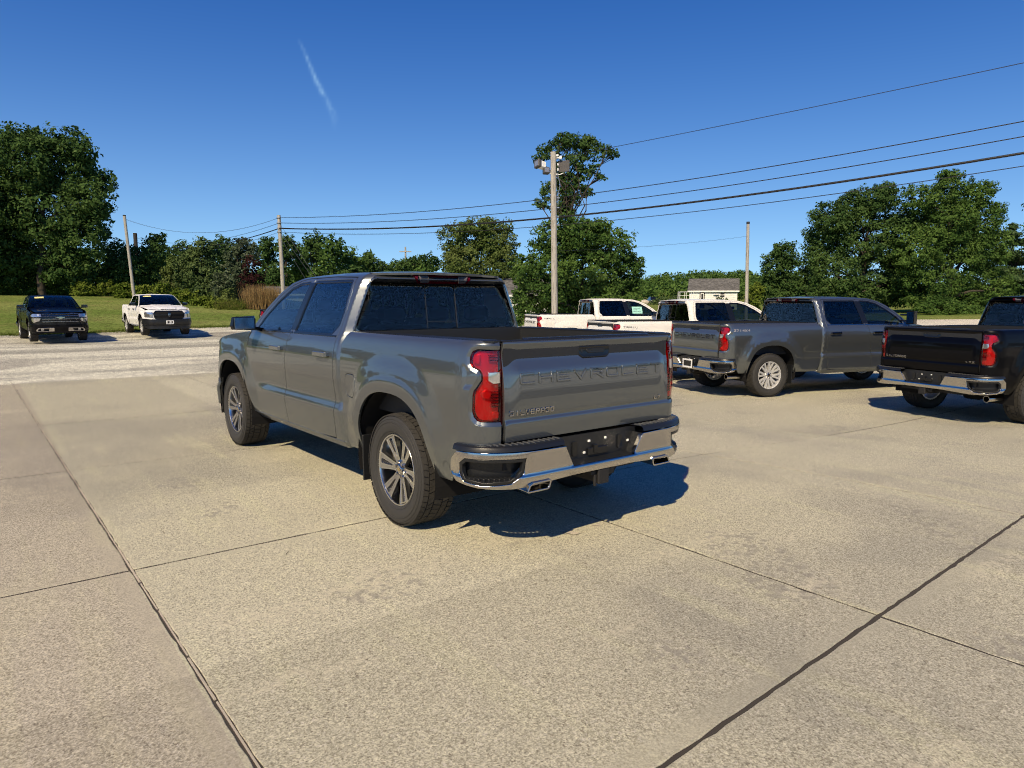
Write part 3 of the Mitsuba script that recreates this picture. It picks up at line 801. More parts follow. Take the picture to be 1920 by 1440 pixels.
    chrome = Polygon([(.372, .704), (.80, .714), (1.07, .716), (1.17, .712), (1.235, .655), (1.25, .58), (1.19, .510), (1.03, .484), (.89, .474), (.76, .472), (.60, .480), (.30, .496), (-.30, .496), (-.60, .480), (-.76, .472), (-.89, .474),
                      (-1.03, .484), (-1.19, .510), (-1.25, .58), (-1.235, .655), (-1.17, .712), (-1.07, .716), (-.80, .714), (-.372, .704), (-.293, .563), (.293, .563)])
    pocket = Polygon([(.700, .668), (1.10, .672), (1.145, .64), (1.150, .58), (1.115, .522), (.98, .498), (.80, .510), (.712, .575)])
    pk2 = affinity.scale(pocket, -1, 1, origin=(0, 0))
    dual = not hd
    exh = [Polygon([(.70, .44), (.45, .44), (.45, .498), (.50, .512), (.66, .512)]), Polygon([(-.70, .44), (-.45, .44), (-.45, .498), (-.50, .512), (-.66, .512)])] if dual else []
    ch = chrome.difference(unary_union([pocket, pk2]))
    add('rear_bumper', panel(ch, bump, .03, r=.005, depth=.03, sgn=-1), 'chrome', True)
    for nm, pk in (('rear_bumper__corner_step', pocket), ('rear_bumper__corner_step', pk2)):
        rim = panel(pk.buffer(-.001).difference(pk.buffer(-.022)), bump, .03, r=.003, depth=.03, sgn=-1, lift=-.004)
        bowl = panel(pk.buffer(-.018), lambda p: bump(p) * [1, .96, 1] + [.075, 0, 0], .03, r=0, depth=0, sgn=-1)
        ribs = []
        for a in np.arange(.78, 1.10, .032):
            sg = 1 if pk is pocket else -1
            q0 = bump(np.array([[sg * a, .535]]))[0]
            ribs.append(bx(q0[0] + .012, q0[0] + .070, q0[1] * .985 - .007, q0[1] * .985 + .007, .516, .545, .003))
        add(nm, join([rim, bowl, *ribs]), 'black_plastic', 30)
    for sg in (1, -1):
        qs, ks = np.linspace(.385, 1.21, 34), np.array([0, .06, .15, .5, .9, 1.0])
        o = bump(np.stack([qs, np.full(34, .714)], 1))
        inn = np.stack([np.where(qs > .95, o[:, 0] + .02, np.minimum(o[:, 0] + .13, -1.03)), o[:, 1] * .90, o[:, 2]], 1)
        V = o[:, None] * (1 - ks[None, :, None]) + inn[:, None] * ks[None, :, None]
        V[:, :, 2] = .716 + np.array([0, .022, .033, .036, .033, .02])[None]
        V = V.reshape(-1, 3) * [1, sg, 1]
        i, j = np.meshgrid(np.arange(33), np.arange(5), indexing='ij')
        add('rear_bumper__step_pad', (V, np.stack([i * 6 + j, (i + 1) * 6 + j, (i + 1) * 6 + j + 1, i * 6 + j + 1], -1).reshape(-1, 4)), 'black_plastic', True)
    ribs = []
    for a in np.arange(.40, .92, .042):
        for sg in (1, -1):
            o = bump(np.array([[sg * a, .714]]))[0]
            ribs.append(hull([(o[0] + dx, o[1] + dy, z) for dx in (.035, .105) for dy in (-.006, .006) for z in (.745,)] + [(o[0] + dx, o[1] + dy, .757) for dx in (.040, .100) for dy in (-.003, .003)]))
    add('rear_bumper__step_ribs', join(ribs), 'rib_grey', False)
    add('rear_bumper__number_plate_recess', join([bx(-1.075, -1.06, -.40, .40, .56, .742), hull([(-1.165, .30, .562), (-1.165, .372, .704), (-1.07, .30, .562), (-1.07, .372, .704), (-1.07, .38, .562)]), hull([(-1.165, -.30, .562), (-1.165, -.372, .704), (-1.07, -.30, .562), (-1.07, -.372, .704), (-1.07, -.38, .562)]),
                                                 hull([(-1.165, y, .556) for y in (-.29, .29)] + [(-1.07, y, z) for y in (-.30, .30) for z in (.52, .575)])]), 'black_plastic', 20)
    add('rear_bumper__plate_bracket', join([bx(-1.092, -1.075, -.10, .09, .588, .640, .004), bx(-1.085, -1.075, .19, .235, .60, .70, .01), bx(-1.085, -1.075, -.25, -.205, .60, .70, .01), bx(-1.10, -1.075, .005, .04, .60, .66, .003)]), 'gloss_black', False)
    add('rear_bumper__clips', join([bx(-1.084, -1.075, y - .010, y + .010, z - .008, z + .008, .002) for y, z in ((.075, .688), (-.085, .694), (.12, .612), (-.09, .630), (.02, .603), (-.315, .645))]), 'white_plastic', False)
    if dual:
        for sg in (1, -1):
            fl = (lambda m: m) if sg > 0 else mirror
            o = [(.505, .506), (.648, .506), (.676, .490), (.694, .450), (.684, .440), (.522, .440), (.504, .450), (.492, .490)]
            op = Polygon(o).buffer(-.004).buffer(.004)
            f = lambda p, dx=0.: np.stack([-1.165 + (p[:, 1] - .440) * -.05 + 0 * p[:, 0], p[:, 0], p[:, 1]], 1)
            ring = panel(op.difference(op.buffer(-.013)), f, .02, r=.004, depth=.16, sgn=-1)
            add('exhaust_tip', fl(ring), 'chrome', True)
            add('exhaust_tip__bore', fl(panel(op.buffer(-.012), lambda p: f(p) + [.12, 0, 0], .05, r=0, depth=0, sgn=-1)), 'soot', True)
    else:
        add('exhaust_tip', place3(lathe([(.048, -.35), (.048, .0), (.042, .0), (.042, -.3)], 24, 'z'), [[0, 0, -1, -.86], [1, 0, 0, -.80], [0, 1, 0, .40], [0, 0, 0, 1]]), 'chrome', 40)
    add('hitch_receiver', join([bx(-1.15, -.80, -.045, .045, .40, .49, .006), bx(-1.155, -1.13, -.052, .052, .393, .497, .006), bx(-1.13, -.95, -.10, .10, .46, .485), bx(-.98, -.90, -.50, .50, .43, .50), bx(-1.14, -1.12, .055, .075, .38, .46, .004), bx(-1.12, -1.10, -.14, -.07, .44, .50, .004)]), 'frame_black', False)
    # ---- underbody
    under = [bx(-1.055, -.90, -.80, .80, .585, .70), bx(-1.0, 4.3 + sh, .38, .46, .50, .64), bx(-1.0, 4.3 + sh, -.46, -.38, .50, .64), tube([(0, -.75, .40), (0, .75, .40)], .045, 10), tube([(0, -.16, .39), (0, -.1, .39), (0, .1, .39), (0, .16, .39)], [.06, .14, .14, .06], 12),
             bx(.95 + sh, 3.1 + sh, -.88, .88, .46, .60), bx(.2, .9, .45, .8, .45, .60), tube([(.1, 0, .42), (2.0, 0, .50), (3.0, 0, .52)], .04, 10),
             tube([(2.5 + sh, -.3, .48), (.5, -.35, .45), (-.3, -.55, .5), (-.8, -.55, .45)], .035, 8), bx(2.9 + sh, 4.2 + sh, -.45, .45, .42, .9), tube([(B.xf, -.75, .40), (B.xf, .75, .40)], .05, 10)]
    sp = place3(lathe([(.05, -.11), (.24, -.11), (.38, -.08), (.40, 0), (.38, .08), (.24, .11), (.05, .11)], 40, 'z'), [[1, 0, 0, -.62], [0, 1, 0, .02], [0, 0, 1, .60], [0, 0, 0, 1]])
    add('chassis', join(under), 'frame_black', False); add('spare_tyre', sp, 'rubber', 40)
    for xw in (.02, B.xf - .03):
        a = np.linspace(-.25, np.pi + .25, 24)
        ring = [(xw + .57 * math.cos(t), .45 + .57 * math.sin(t)) for t in a]
        for sg in (1, -1):
            v = np.array([(x, sg * y, z) for y in (.985, .56) for x, z in ring] + [(xw, sg * .56, .5)])
            n = len(ring)
            f = [(i, i + 1, n + i + 1) for i in range(n - 1)] + [(i, n + i + 1, n + i) for i in range(n - 1)] + [(n + i, n + i + 1, 2 * n) for i in range(n - 1)]
            v[:n, 1] = sg * (.955 + .03)
            add('wheel_liner', (v, np.array(f)), 'liner_black', False)
    for sg in (1, -1):
        add('mud_flap', bx(.505, .520, *sorted((sg * .80, sg * .985)), .235, .60, .004), 'black_plastic', False)
    # ---- front: fenders, hood, nose
    fen = Polygon(S((3.11, 1.335), (3.15, 1.25), (3.22, 1.05), (3.25, .92), (3.24, .66), (3.20, .47), (4.24, .50), (4.40, .66), (4.40, 1.17), (4.1, 1.235), (3.7, 1.285), (3.35, 1.315))).buffer(-g).difference(arch_f)
    fen = max(polys(fen), key=lambda q: q.area)
    both('front_fender', panel(fen, B.nosefn, h), 'paint')
    hoodx = [2.95 + sh, 3.3 + sh, 3.8 + sh, 4.3 + sh, 4.66 + sh]
    hz, hy = PchipInterpolator(hoodx, [1.40, 1.33, 1.295, 1.235, 1.15]), PchipInterpolator(hoodx, [.93, .905, .895, .84, .70])

    def hoodf(p):
        x, t = p[:, 0], p[:, 1]
        bulge = .045 * (1 - t ** 4) + .018 * sst(.50, .42, np.abs(t))
        return np.stack([x, t * hy(x), hz(x) - .015 + bulge], 1)
    add('hood', panel(Polygon([(3.06 + sh, -1), (4.45 + sh, -1), (4.63 + sh, -.6), (4.655 + sh, 0), (4.63 + sh, .6), (4.45 + sh, 1), (3.06 + sh, 1), (3.16 + sh, 0)]), hoodf, max(h, .06)), 'paint')
    F = B.front
    Q = .64 + B.fs[-1]
    if nose == 'bars':
        add('front_fascia', panel(Polygon([(-Q * .87, 1.16), (Q * .87, 1.16), (Q * .87, .36), (-Q * .87, .36)]), lambda p: F(p) + [-.03, 0, 0], .06), 'gloss_black')
        add('grille', join([panel(sbox(-.62, z - .010, .62, z + .010), F, .08, r=.004, depth=.03, lift=.012) for z in (1.125, 1.045, .925, .815)] ), 'chrome')
        add('grille__emblem', panel(unary_union([Polygon([(-.15, .965), (-.13, 1.01), (.15, 1.01), (.13, .965)]), Polygon([(-.06, .94), (-.05, 1.035), (.06, 1.035), (.05, .94)])]), F, .05, r=.003, depth=.03, lift=.03), 'gold')
        add('front_bumper', panel(Polygon([(-Q * .9, .74), (-.5, .70), (.5, .70), (Q * .9, .74), (Q * .9, .44), (.7, .36), (-.7, .36), (-Q * .9, .44)]).difference(unary_union([sbox(-.80, .44, -.24, .58), sbox(.24, .44, .80, .58)])), F, .05, r=.01, lift=.03), 'paint')
        for s_ in (1, -1):
            add('front_bumper__fog_bezel', panel(Polygon([(s_ * .24, .435), (s_ * .24, .585), (s_ * .74, .585), (s_ * .83, .50), (s_ * .80, .435)]).difference(Polygon([(s_ * .42, .46), (s_ * .40, .565), (s_ * .70, .565), (s_ * .77, .50), (s_ * .74, .46)])), F, .05, r=.004, lift=.034), 'chrome')
            add('front_bumper__fog_lamp', panel(sbox(*sorted((s_ * .58, s_ * .68))[:1], .475, sorted((s_ * .58, s_ * .68))[1], .555), F, .05, r=.004, lift=.01), 'lens_clear')
            add('headlight', panel(Polygon([(s_ * .64, 1.13), (s_ * 1.05, 1.13), (s_ * 1.12, 1.09), (s_ * 1.10, 1.0), (s_ * .64, 1.01)]), F, .05, r=.004, lift=.01), 'lens_clear')
            add('headlight__low_beam', panel(Polygon([(s_ * .66, .96), (s_ * 1.06, .96), (s_ * 1.04, .84), (s_ * .95, .78), (s_ * .72, .84)]), F, .05, r=.004, lift=.01), 'lens_clear')
    else:
        add('front_fascia', panel(Polygon([(-Q * .87, 1.16), (Q * .87, 1.16), (Q * .87, .60), (-Q * .87, .60)]), lambda p: F(p) + [-.02, 0, 0], .06), 'paint')
        gp = rounded([(-.56, 1.13), (.56, 1.13), (.66, 1.0), (.62, .80), (.52, .73), (-.52, .73), (-.62, .80), (-.66, 1.0)], .05)
        add('grille', panel(gp.difference(unary_union([rounded([(s_ * .05, z0), (s_ * .56, z0), (s_ * .60, (z0 + z1) / 2), (s_ * .54, z1), (s_ * .05, z1)], .02) for s_ in (1, -1) for z0, z1 in ((.79, .905), (.965, 1.08))])), F, .05, r=.006, lift=.02), 'gloss_black')
        add('grille__mesh', panel(gp, F, .08, r=0, depth=0, lift=.001), 'liner_black')
        add('grille__emblem', panel(Polygon([(-.045, 1.0), (-.06, .96), (-.03, .88), (0, .86), (.03, .88), (.06, .96), (.045, 1.0), (0, .985)]), F, .05, r=.004, lift=.034), 'chrome')
        add('front_bumper', join([panel(Polygon([(-Q * .93, .78), (-.55, .74), (.55, .74), (Q * .93, .78), (Q * .93, .50), (-Q * .93, .50)]), F, .05, r=.02, lift=.05), panel(Polygon([(-Q * .93, .49), (Q * .93, .49), (.85, .30), (-.85, .30)]), F, .05, r=.01, lift=.02)]), 'black_plastic')
        add('number_plate', panel(rounded([(-.16, .54), (.16, .54), (.16, .69), (-.16, .69)], .01), F, .05, r=.002, depth=.006, lift=.068), 'white_plastic')
        add('number_plate__print', join([panel(sbox(a, .575, b, .655), F, .05, r=0, depth=0, lift=.0695) for a, b in ((-.11, -.02), (.03, .055), (.075, .11))]), 'badge_dark')
        for s_ in (1, -1):
            add('headlight', panel(Polygon([(s_ * .66, 1.06), (s_ * 1.06, 1.07), (s_ * 1.12, 1.03), (s_ * 1.10, .84), (s_ * .66, .83), (s_ * .70, .92)]), F, .05, r=.006, lift=.012), 'lens_clear')
        for s_ in (1, -1):
            fl = (lambda m: m) if s_ > 0 else mirror
            add('fender_badge', fl(panel(sbox(3.30 + sh, 1.0, 3.44 + sh, 1.06), B.nosefn, .05, r=0, depth=0, lift=.004)), 'badge_dark')
    # ---- mirrors
    for sg in (1, -1):
        fl = (lambda m: m) if sg > 0 else mirror
        if mirror_big:
            hs = hull([(2.86 + sh + dx, 1.10 + dy, z) for dx, dy in ((0, .02), (.0, .20), (.12, .04), (.10, .18)) for z in (1.36, 1.62)])
            gl = bx(2.852 + sh, 2.858 + sh, 1.135, 1.285, 1.38, 1.60)
            arm = join([tube([(2.92 + sh, .93, z), (2.92 + sh, 1.15, z)], .018, 8) for z in (1.42, 1.54)])
        else:
            hs = hull([(2.76 + sh, y, z) for y, z in ((1.035, 1.355), (1.245, 1.365), (1.262, 1.40), (1.245, 1.475), (1.225, 1.49), (1.045, 1.488), (1.03, 1.46))] + [(2.80 + sh, y, z) for y, z in ((1.02, 1.35), (1.262, 1.36), (1.275, 1.40), (1.255, 1.485), (1.03, 1.497))] + [(2.90 + sh, y, z) for y, z in ((1.05, 1.37), (1.20, 1.375), (1.21, 1.46), (1.06, 1.48))])
            gl = bx(2.755 + sh, 2.759 + sh, 1.045, 1.240, 1.368, 1.480, .002)
            arm = hull([(2.80 + sh, 1.04, 1.36), (2.90 + sh, 1.04, 1.36), (2.80 + sh, 1.04, 1.39), (2.90 + sh, 1.04, 1.39), (2.84 + sh, .935, 1.33), (2.98 + sh, .935, 1.33), (2.84 + sh, .925, 1.37), (2.98 + sh, .925, 1.37)])
        add('side_mirror', fl(join([hs, arm])), 'gloss_black', 25); add('side_mirror__glass', fl(gl), 'mirror_glass', False)
    # ---- cabin
    seats = []
    for y in (.38, -.38):
        seats += [bx(1.95 + sh, 2.45 + sh, y - .25, y + .25, .80, .95, .05), hull([(1.93 + sh, y + a, .90) for a in (-.25, .25)] + [(2.05 + sh, y + a, .90) for a in (-.25, .25)] + [(1.74 + sh, y + a, 1.48) for a in (-.20, .20)] + [(1.83 + sh, y + a, 1.48) for a in (-.20, .20)]),
                  bx(1.70 + sh, 1.80 + sh, y - .13, y + .13, 1.52, 1.68, .03)]
    seats += [bx(1.05 + sh, 1.50 + sh, -.72, .72, .80, .95, .04), bx(.93 + sh, 1.06 + sh, -.72, .72, .90, 1.44, .04)] + [bx(.93 + sh, 1.02 + sh, y - .13, y + .13, 1.46, 1.60, .03) for y in (.45, -.45, 0)]
    add('cabin_seats', join(seats), 'interior', 30)
    st = [lathe([(.185 + .016 * math.cos(a), .016 * math.sin(a)) for a in np.linspace(0, 2 * np.pi, 9)], 24, 'z')]
    cs, sn = math.cos(-1.0), math.sin(-1.0)
    add('steering_wheel', place3(join([st[0], bx(-.18, .18, -.025, .025, -.01, .01)]), [[cs, 0, sn, 2.55 + sh], [0, 1, 0, .38], [-sn, 0, cs, 1.22], [0, 0, 0, 1]]), 'interior', 30)
    add('dashboard', join([hull([(2.62 + sh, y, z) for y in (-.80, .80) for z in (.95, 1.26)] + [(3.1 + sh, y, z) for y in (-.84, .84) for z in (.9, 1.33)]), bx(.90 + sh, 3.1 + sh, -.84, .84, .60, .66), bx(.90 + sh, .92 + sh, -.84, .84, .62, 1.38), bx(2.9 + sh, 3.0 + sh, -.84, .84, .6, 1.2)]), 'interior', 20)
    add('headliner', panel(Polygon([(.95 + sh, -.93), (2.25 + sh, -.93), (2.25 + sh, .93), (.95 + sh, .93)]), lambda p: roof(p) - [0, 0, .05], .2, r=0, depth=0), 'headliner', True)
    for sg in (1, -1):
        add('door_trim', bx(1.08 + sh, 3.05 + sh, *sorted((sg * .86, sg * .90)), .62, 1.335), 'interior', False)
    add('interior_mirror', bx(2.50 + sh, 2.53 + sh, -.12, .12, 1.66, 1.73, .01), 'gloss_black', False)
    # ---- wheels
    W = wheel(wheel_kind, 1.0 if h < .03 else 2.0)
    for xw in (0, B.xf):
        for sg in (1, -1):
            rot = np.eye(4); rot[:3, 3] = (xw, sg * .855, .4148)
            if sg < 0:
                rot[:3, :3] = np.diag([-1, -1, 1])
            L.append(('wheel', None, None, None, None))
            for nm, (m, mat, smo) in W.items():
                L.append(('wheel__' + nm.replace('__', '_') if nm.count('__') else 'wheel__' + nm, ('W', m, rot, nm), mat, smo, None))
    return L


_WCACHE = {}


def park(key, L, xyz, yaw, paint, label, group=None, sub=None, sc=1.0):
    """Sets one pickup, built from the list L, down in the world; copies of one list share their files."""
    key = fresh(key)
    M = T(*xyz, yaw, sc)
    names, parent = {}, None
    sub = sub or {}
    for i, (name, mesh, mat, smooth, lab) in enumerate(L):
        if mesh is None:                                          # a new wheel begins
            parent = fresh(f'{key}__wheel'); continue
        W = isinstance(mesh[0], str)
        if W:
            name = f'{parent}__{name[7:]}'
        else:
            bits = name.split('__')
            if len(bits) == 1:
                name = fresh(f'{key}__{bits[0]}'); names[bits[0]] = names.get(bits[0], []) + [name]
            else:
                got = names.get(bits[0])
                cnt = names.setdefault(('n', bits[0], bits[1]), 0)
                names[('n', bits[0], bits[1])] = cnt + 1
                if got is None:
                    own = f'{key}__{bits[0]}'
                elif len(got) == 2 and len(L) and name in PAIRED:
                    own = got[cnt % 2]
                else:
                    own = got[-1]
                name = fresh(f'{own}__{"_".join(bits[1:])}')
        b = paint if mat == 'paint' else sub.get(mat, mat)
        ck = (id(mesh[1]), smooth) if W else (id(L), i)
        if ck not in _WCACHE:
            m = mesh[1] if W else mesh
            _WCACHE[ck] = (ship(m, None, smooth), m)
        to = M @ mi.ScalarTransform4f(mesh[2].tolist()) if W else M
        scene[name] = {**_WCACHE[ck][0], 'to_world': to, 'bsdf': {'type': 'ref', 'id': b}}
        if lab:
            labels[name] = {'label': lab}
        if name.rstrip('_0123456789').endswith(SMALL):
            labels[name] = {'kind': 'stuff'}
    tag(key, label, 'pickup truck', group)
    return key


SMALL = ('step_ribs', 'rim_pockets', 'rim_lug_nuts', 'rim_machined_edges', 'name_badge', 'trim_badge', 'louvres', 'clips', 'plate_bracket', 'tyre_tread', 'bulb_bowl', 'side_lettering', 'cargo_lens')
PAIRED = {f'{d}__{n}' for d in ('rear_door', 'front_door') for n in ('window', 'window_seal', 'belt_moulding', 'handle', 'handle_cup', 'pillar_trim')}

# ------------------------------------------------------------------ ground
def sst_(a, b, x):
    t = np.clip((x - a) / (b - a), 0, 1)
    return t * t * (3 - 2 * t)


def Zg(x, y):
    """Height of the finished ground: level by the camera, dipping a little to the right, rising to the left lawn."""
    x, y = np.asarray(x, float), np.asarray(y, float)
    r, az = np.hypot(x, y), x / np.maximum(np.abs(y), 1.0)
    dip = -.20 * sst_(6, 11, y) * sst_(-2, 3.5, x) * (1 - sst_(24, 46, y))
    left = .064 * np.clip(r - 37, 0, 36) * sst_(-.05, -.40, az) * (y > -200)
    right = .0143 * np.clip(r - 45, 0, 110) * sst_(.06, .22, az)
    return dip + left + right


def to_world(a, b):
    return GC * a - GS * b, GS * a + GC * b


def sheet(xs, ys, dz):
    X, Y = np.meshgrid(xs, ys)
    v = np.stack([X, Y, Zg(X, Y) + dz(X, Y) if callable(dz) else Zg(X, Y) + dz], -1).reshape(-1, 3)
    i, j = np.meshgrid(np.arange(len(ys) - 1), np.arange(len(xs) - 1), indexing='ij'); n = len(xs)
    q = np.stack([i * n + j, i * n + j + 1, (i + 1) * n + j + 1, (i + 1) * n + j], -1).reshape(-1, 4)
    return v, np.vstack([q[:, [0, 1, 2]], q[:, [0, 2, 3]]])


gx = np.r_[-1500, -700, -400, -250, np.arange(-160, 161, 4), 250, 400, 700, 1500.]
gy = np.r_[-1500, -600, -200, -100, np.arange(-60, 241, 4), 300, 400, 600, 1000, 2200.]
put('lawn', sheet(gx, gy, lambda x, y: -.06 - .45 * sst_(33, 22, np.hypot(x, y))), 'lawn', True); tag('lawn', kind='structure')
# gravel lot: a sheet with a ragged far edge
edge = []
rng = np.random.default_rng(11)
for b in np.linspace(16, -16, 120):
    a = 39.6 + .35 * math.sin(b * .5) + rng.normal(0, .10) - .06 * b
    edge.append(to_world(a, b))
far_r = [(x, 56 + .8 * math.sin(x * .4) + rng.normal(0, .15)) for x in np.linspace(8, 75, 70)]
lot = Polygon([*edge, *[q for q in far_r if q[0] > edge[-1][0] + .5], (80, 30), (80, -40), (-60, -40), (-60, 10)]).buffer(0)
P, t, _ = tri2d(max(polys(lot), key=lambda q: q.area), 2.0)
put('gravel_lot', (np.c_[P, Zg(P[:, 0], P[:, 1]) - .028], t), 'gravel', True); tag('gravel_lot', kind='structure')
# concrete pavement: slabs between joints
tag('concrete_pavement', kind='structure')
A_ = [-4.75, -1.6, 1.55, 4.67, 7.90, 11.09, 14.1, 17.05]
B_ = [2.4, -.62, -3.65, -6.30, -8.94, -11.9, -14.9, -17.9, -20.9]
wide = {1.55: .0105, -.62: .0115}


def skew(q):
    """The joints as they were laid, not quite square: the two marked ones run a little askew."""
    a, b = q[:, 0], q[:, 1]
    ka, kb = np.clip(1 - np.abs(a - 1.55) / 3.0, 0, 1), np.clip(1 - np.abs(b + .62) / 2.9, 0, 1)
    return np.stack([a + ka * (-.15 - .047 * b), b + kb * (-.09 + .0098 * a)], 1)


rng = np.random.default_rng(4)
for i in range(len(A_) - 1):
    for j in range(len(B_) - 1):
        a0, a1 = A_[i] + wide.get(A_[i], .0125), A_[i + 1] - wide.get(A_[i + 1], .0125)
        b1, b0 = B_[j] - wide.get(B_[j], .0095), B_[j + 1] + wide.get(B_[j + 1], .0095)
        if i == len(A_) - 2:
            a1 += .10
        x, y = to_world((a0 + a1) / 2, (b0 + b1) / 2)
        if y < -1.5 or abs(x) > 1.15 * y + 4.5:
            continue
        n = 6
        ring_b = [(a, b0) for a in np.linspace(a0, a1, 40)] + [(a1, b) for b in np.linspace(b0, b1, 40)][1:] + [(a, b1) for a in np.linspace(a1, a0, 40)][1:] + [(a0, b) for b in np.linspace(b1, b0, 40)][1:-1]
        ring_b = skew(np.array(ring_b)) + rng.normal(0, .0024, (len(ring_b), 2))
        pg = Polygon(ring_b)
        dzs = rng.normal(0, .0012)

        def top(p, dzs=dzs):
            x, y = to_world(p[:, 0], p[:, 1])
            return np.stack([x, y, Zg(x, y) + dzs], 1)
        put('concrete_pavement__slab', panel(pg, top, .36, r=.004, depth=.03), 'concrete')
c = [to_world(a, b) for a, b in ((-4.75, 2.4), (17.12, 2.4), (17.12, -20.9), (-4.75, -20.9))]
P, t, _ = tri2d(Polygon(c), .36)
put('concrete_pavement__joint_filler', (np.c_[P, Zg(P[:, 0], P[:, 1]) - .004], t), 'joint', True)
mv = []
a = -4.7
while a < 17:
    L_ = rng.uniform(.12, .8); w0, w1 = rng.uniform(.004, .008), rng.uniform(.011, .015)
    pp = np.array([to_world(q, -.62 - .010 + w - .09 + .0098 * q + rng.normal(0, .0006)) for q in (a, a + L_) for w in (w0, w1)])
    a += L_ + abs(rng.normal(0, .02))
    mv.append(hull(np.vstack([np.c_[pp, [-.012] * 4], np.c_[pp, [.0005] * 4]])))
put('concrete_pavement__mortar_strip', join(mv), 'mortar'); labels['concrete_pavement__mortar_strip'] = {'kind': 'stuff'}
# a few things lying on the concrete
for i, (x, y, L, yaw, lab) in enumerate([(-1.47, 4.36, .055, 1.2, 'thin dark twig standing out of the joint left of the rear tyre'), (-2.55, 3.0, .06, .5, 'short dark twig near the left picture edge')]):
    tw = tube([(x, y, .003), (x + .3 * L * math.cos(yaw), y + .3 * L * math.sin(yaw), .012), (x + L * math.cos(yaw + .4), y + L * math.sin(yaw + .4), .006)], [.0022, .002, .001], 5)
    k = put('twig', tw, 'bark'); tag(k, lab, 'twig')
for i, (x, y, s, lab) in enumerate([(.42, 4.78, .07, 'pale dry leaf in the shadow behind the rear bumper'), (.62, 4.95, .04, 'smaller pale leaf in the shadow behind the rear bumper'), (-.42, 5.05, .035, 'pale leaf beside the tread of the near rear tyre'), (2.30, 3.28, .010, 'white pebble on the concrete in the lower right')]):
    P = np.array([(-1, 0), (-.3, .45), (.5, .35), (1, .05), (.4, -.4), (-.4, -.35)]) * s
    ang = rng.uniform(0, 6); R2 = np.array([[math.cos(ang), -math.sin(ang)], [math.sin(ang), math.cos(ang)]])
    q = P @ R2.T + [x, y]
    if 'pebble' in lab:
        k = put('pebble', hull([(a, b, z) for (a, b), z in zip(q, [.002, .004, .003, .001, .004, .002])] + [(x, y, .010), (x + .3 * s, y, .009)]), 'mortar')
    else:
        k = put('dry_leaf', hull([(a, b, .004 + .006 * (m % 2)) for m, (a, b) in enumerate(q)] + [(x, y, .012)]), 'mortar')
    tag(k, lab, 'pebble' if 'pebble' in lab else 'leaf')


# ------------------------------------------------------------------ plants
def leaves(P, N, size, rng, aspect=.55):
    """Leaf-shaped diamonds folded along the rib, at points P facing N."""
    n = len(P)
    a = np.cross(N, rng.normal(size=(n, 3))); a /= np.linalg.norm(a, axis=1, keepdims=True) + 1e-9
    b = np.cross(N, a)
    s = size * rng.uniform(.6, 1.35, (n, 1))
    v = np.stack([P - a * s * .5, P + b * s * aspect * .5 - N * s * .08, P + a * s * .5 - N * s * .10, P - b * s * aspect * .5 - N * s * .08], 1).reshape(-1, 3)
    i = np.arange(n)[:, None] * 4
    return v, np.vstack([i + [0, 2, 1], i + [0, 3, 2]])


def crown(blobs, size, dens, flat, rng):
    P, N = [], []
    for x, y, z, rx, ry, rz in blobs:
        r = np.array([rx, ry, rz]); m = r.mean()
        cr = np.clip(.17 * m + size * .9, size * 1.2, 1.4)
        area = 4 * np.pi * ((rx * ry) ** 1.6 / 3 + (rx * rz) ** 1.6 / 3 + (ry * rz) ** 1.6 / 3) ** (1 / 1.6)
        nc = max(5, int(dens * 2.1 * area / (np.pi * cr * cr)))
        d = rng.normal(size=(nc, 3)); d /= np.linalg.norm(d, axis=1, keepdims=True)
        rad = rng.uniform(.30, 1.0, (nc, 1)) ** .55
        rad = np.where(rng.random((nc, 1)) < .10, rng.uniform(1.0, 1.18, (nc, 1)), rad)
        c = np.array([x, y, z]) + d * r * rad
        per = max(8, int(5.2 * dens * (cr / size) ** 2 * 1.35))
        q = rng.normal(size=(nc, per, 3)); q /= np.linalg.norm(q, axis=2, keepdims=True)
        q *= rng.uniform(.2, 1.0, (nc, per, 1)) ** .5
        crs = cr * rng.uniform(.6, 1.25, (nc, 1, 1))
        pts = c[:, None] + q * crs * [1, 1, .72 * flat + .12 * (1 - flat)]
        nn = q * .55 + d[:, None] * .5 + rng.normal(size=(nc, per, 3)) * .55 + [0, 0, .35]
        P.append(pts.reshape(-1, 3)); N.append(nn.reshape(-1, 3))
    P, N = np.vstack(P), np.vstack(N)
    N /= np.linalg.norm(N, axis=1, keepdims=True) + 1e-9
    return leaves(P, N, size, rng, .42 if flat < .6 else .6)


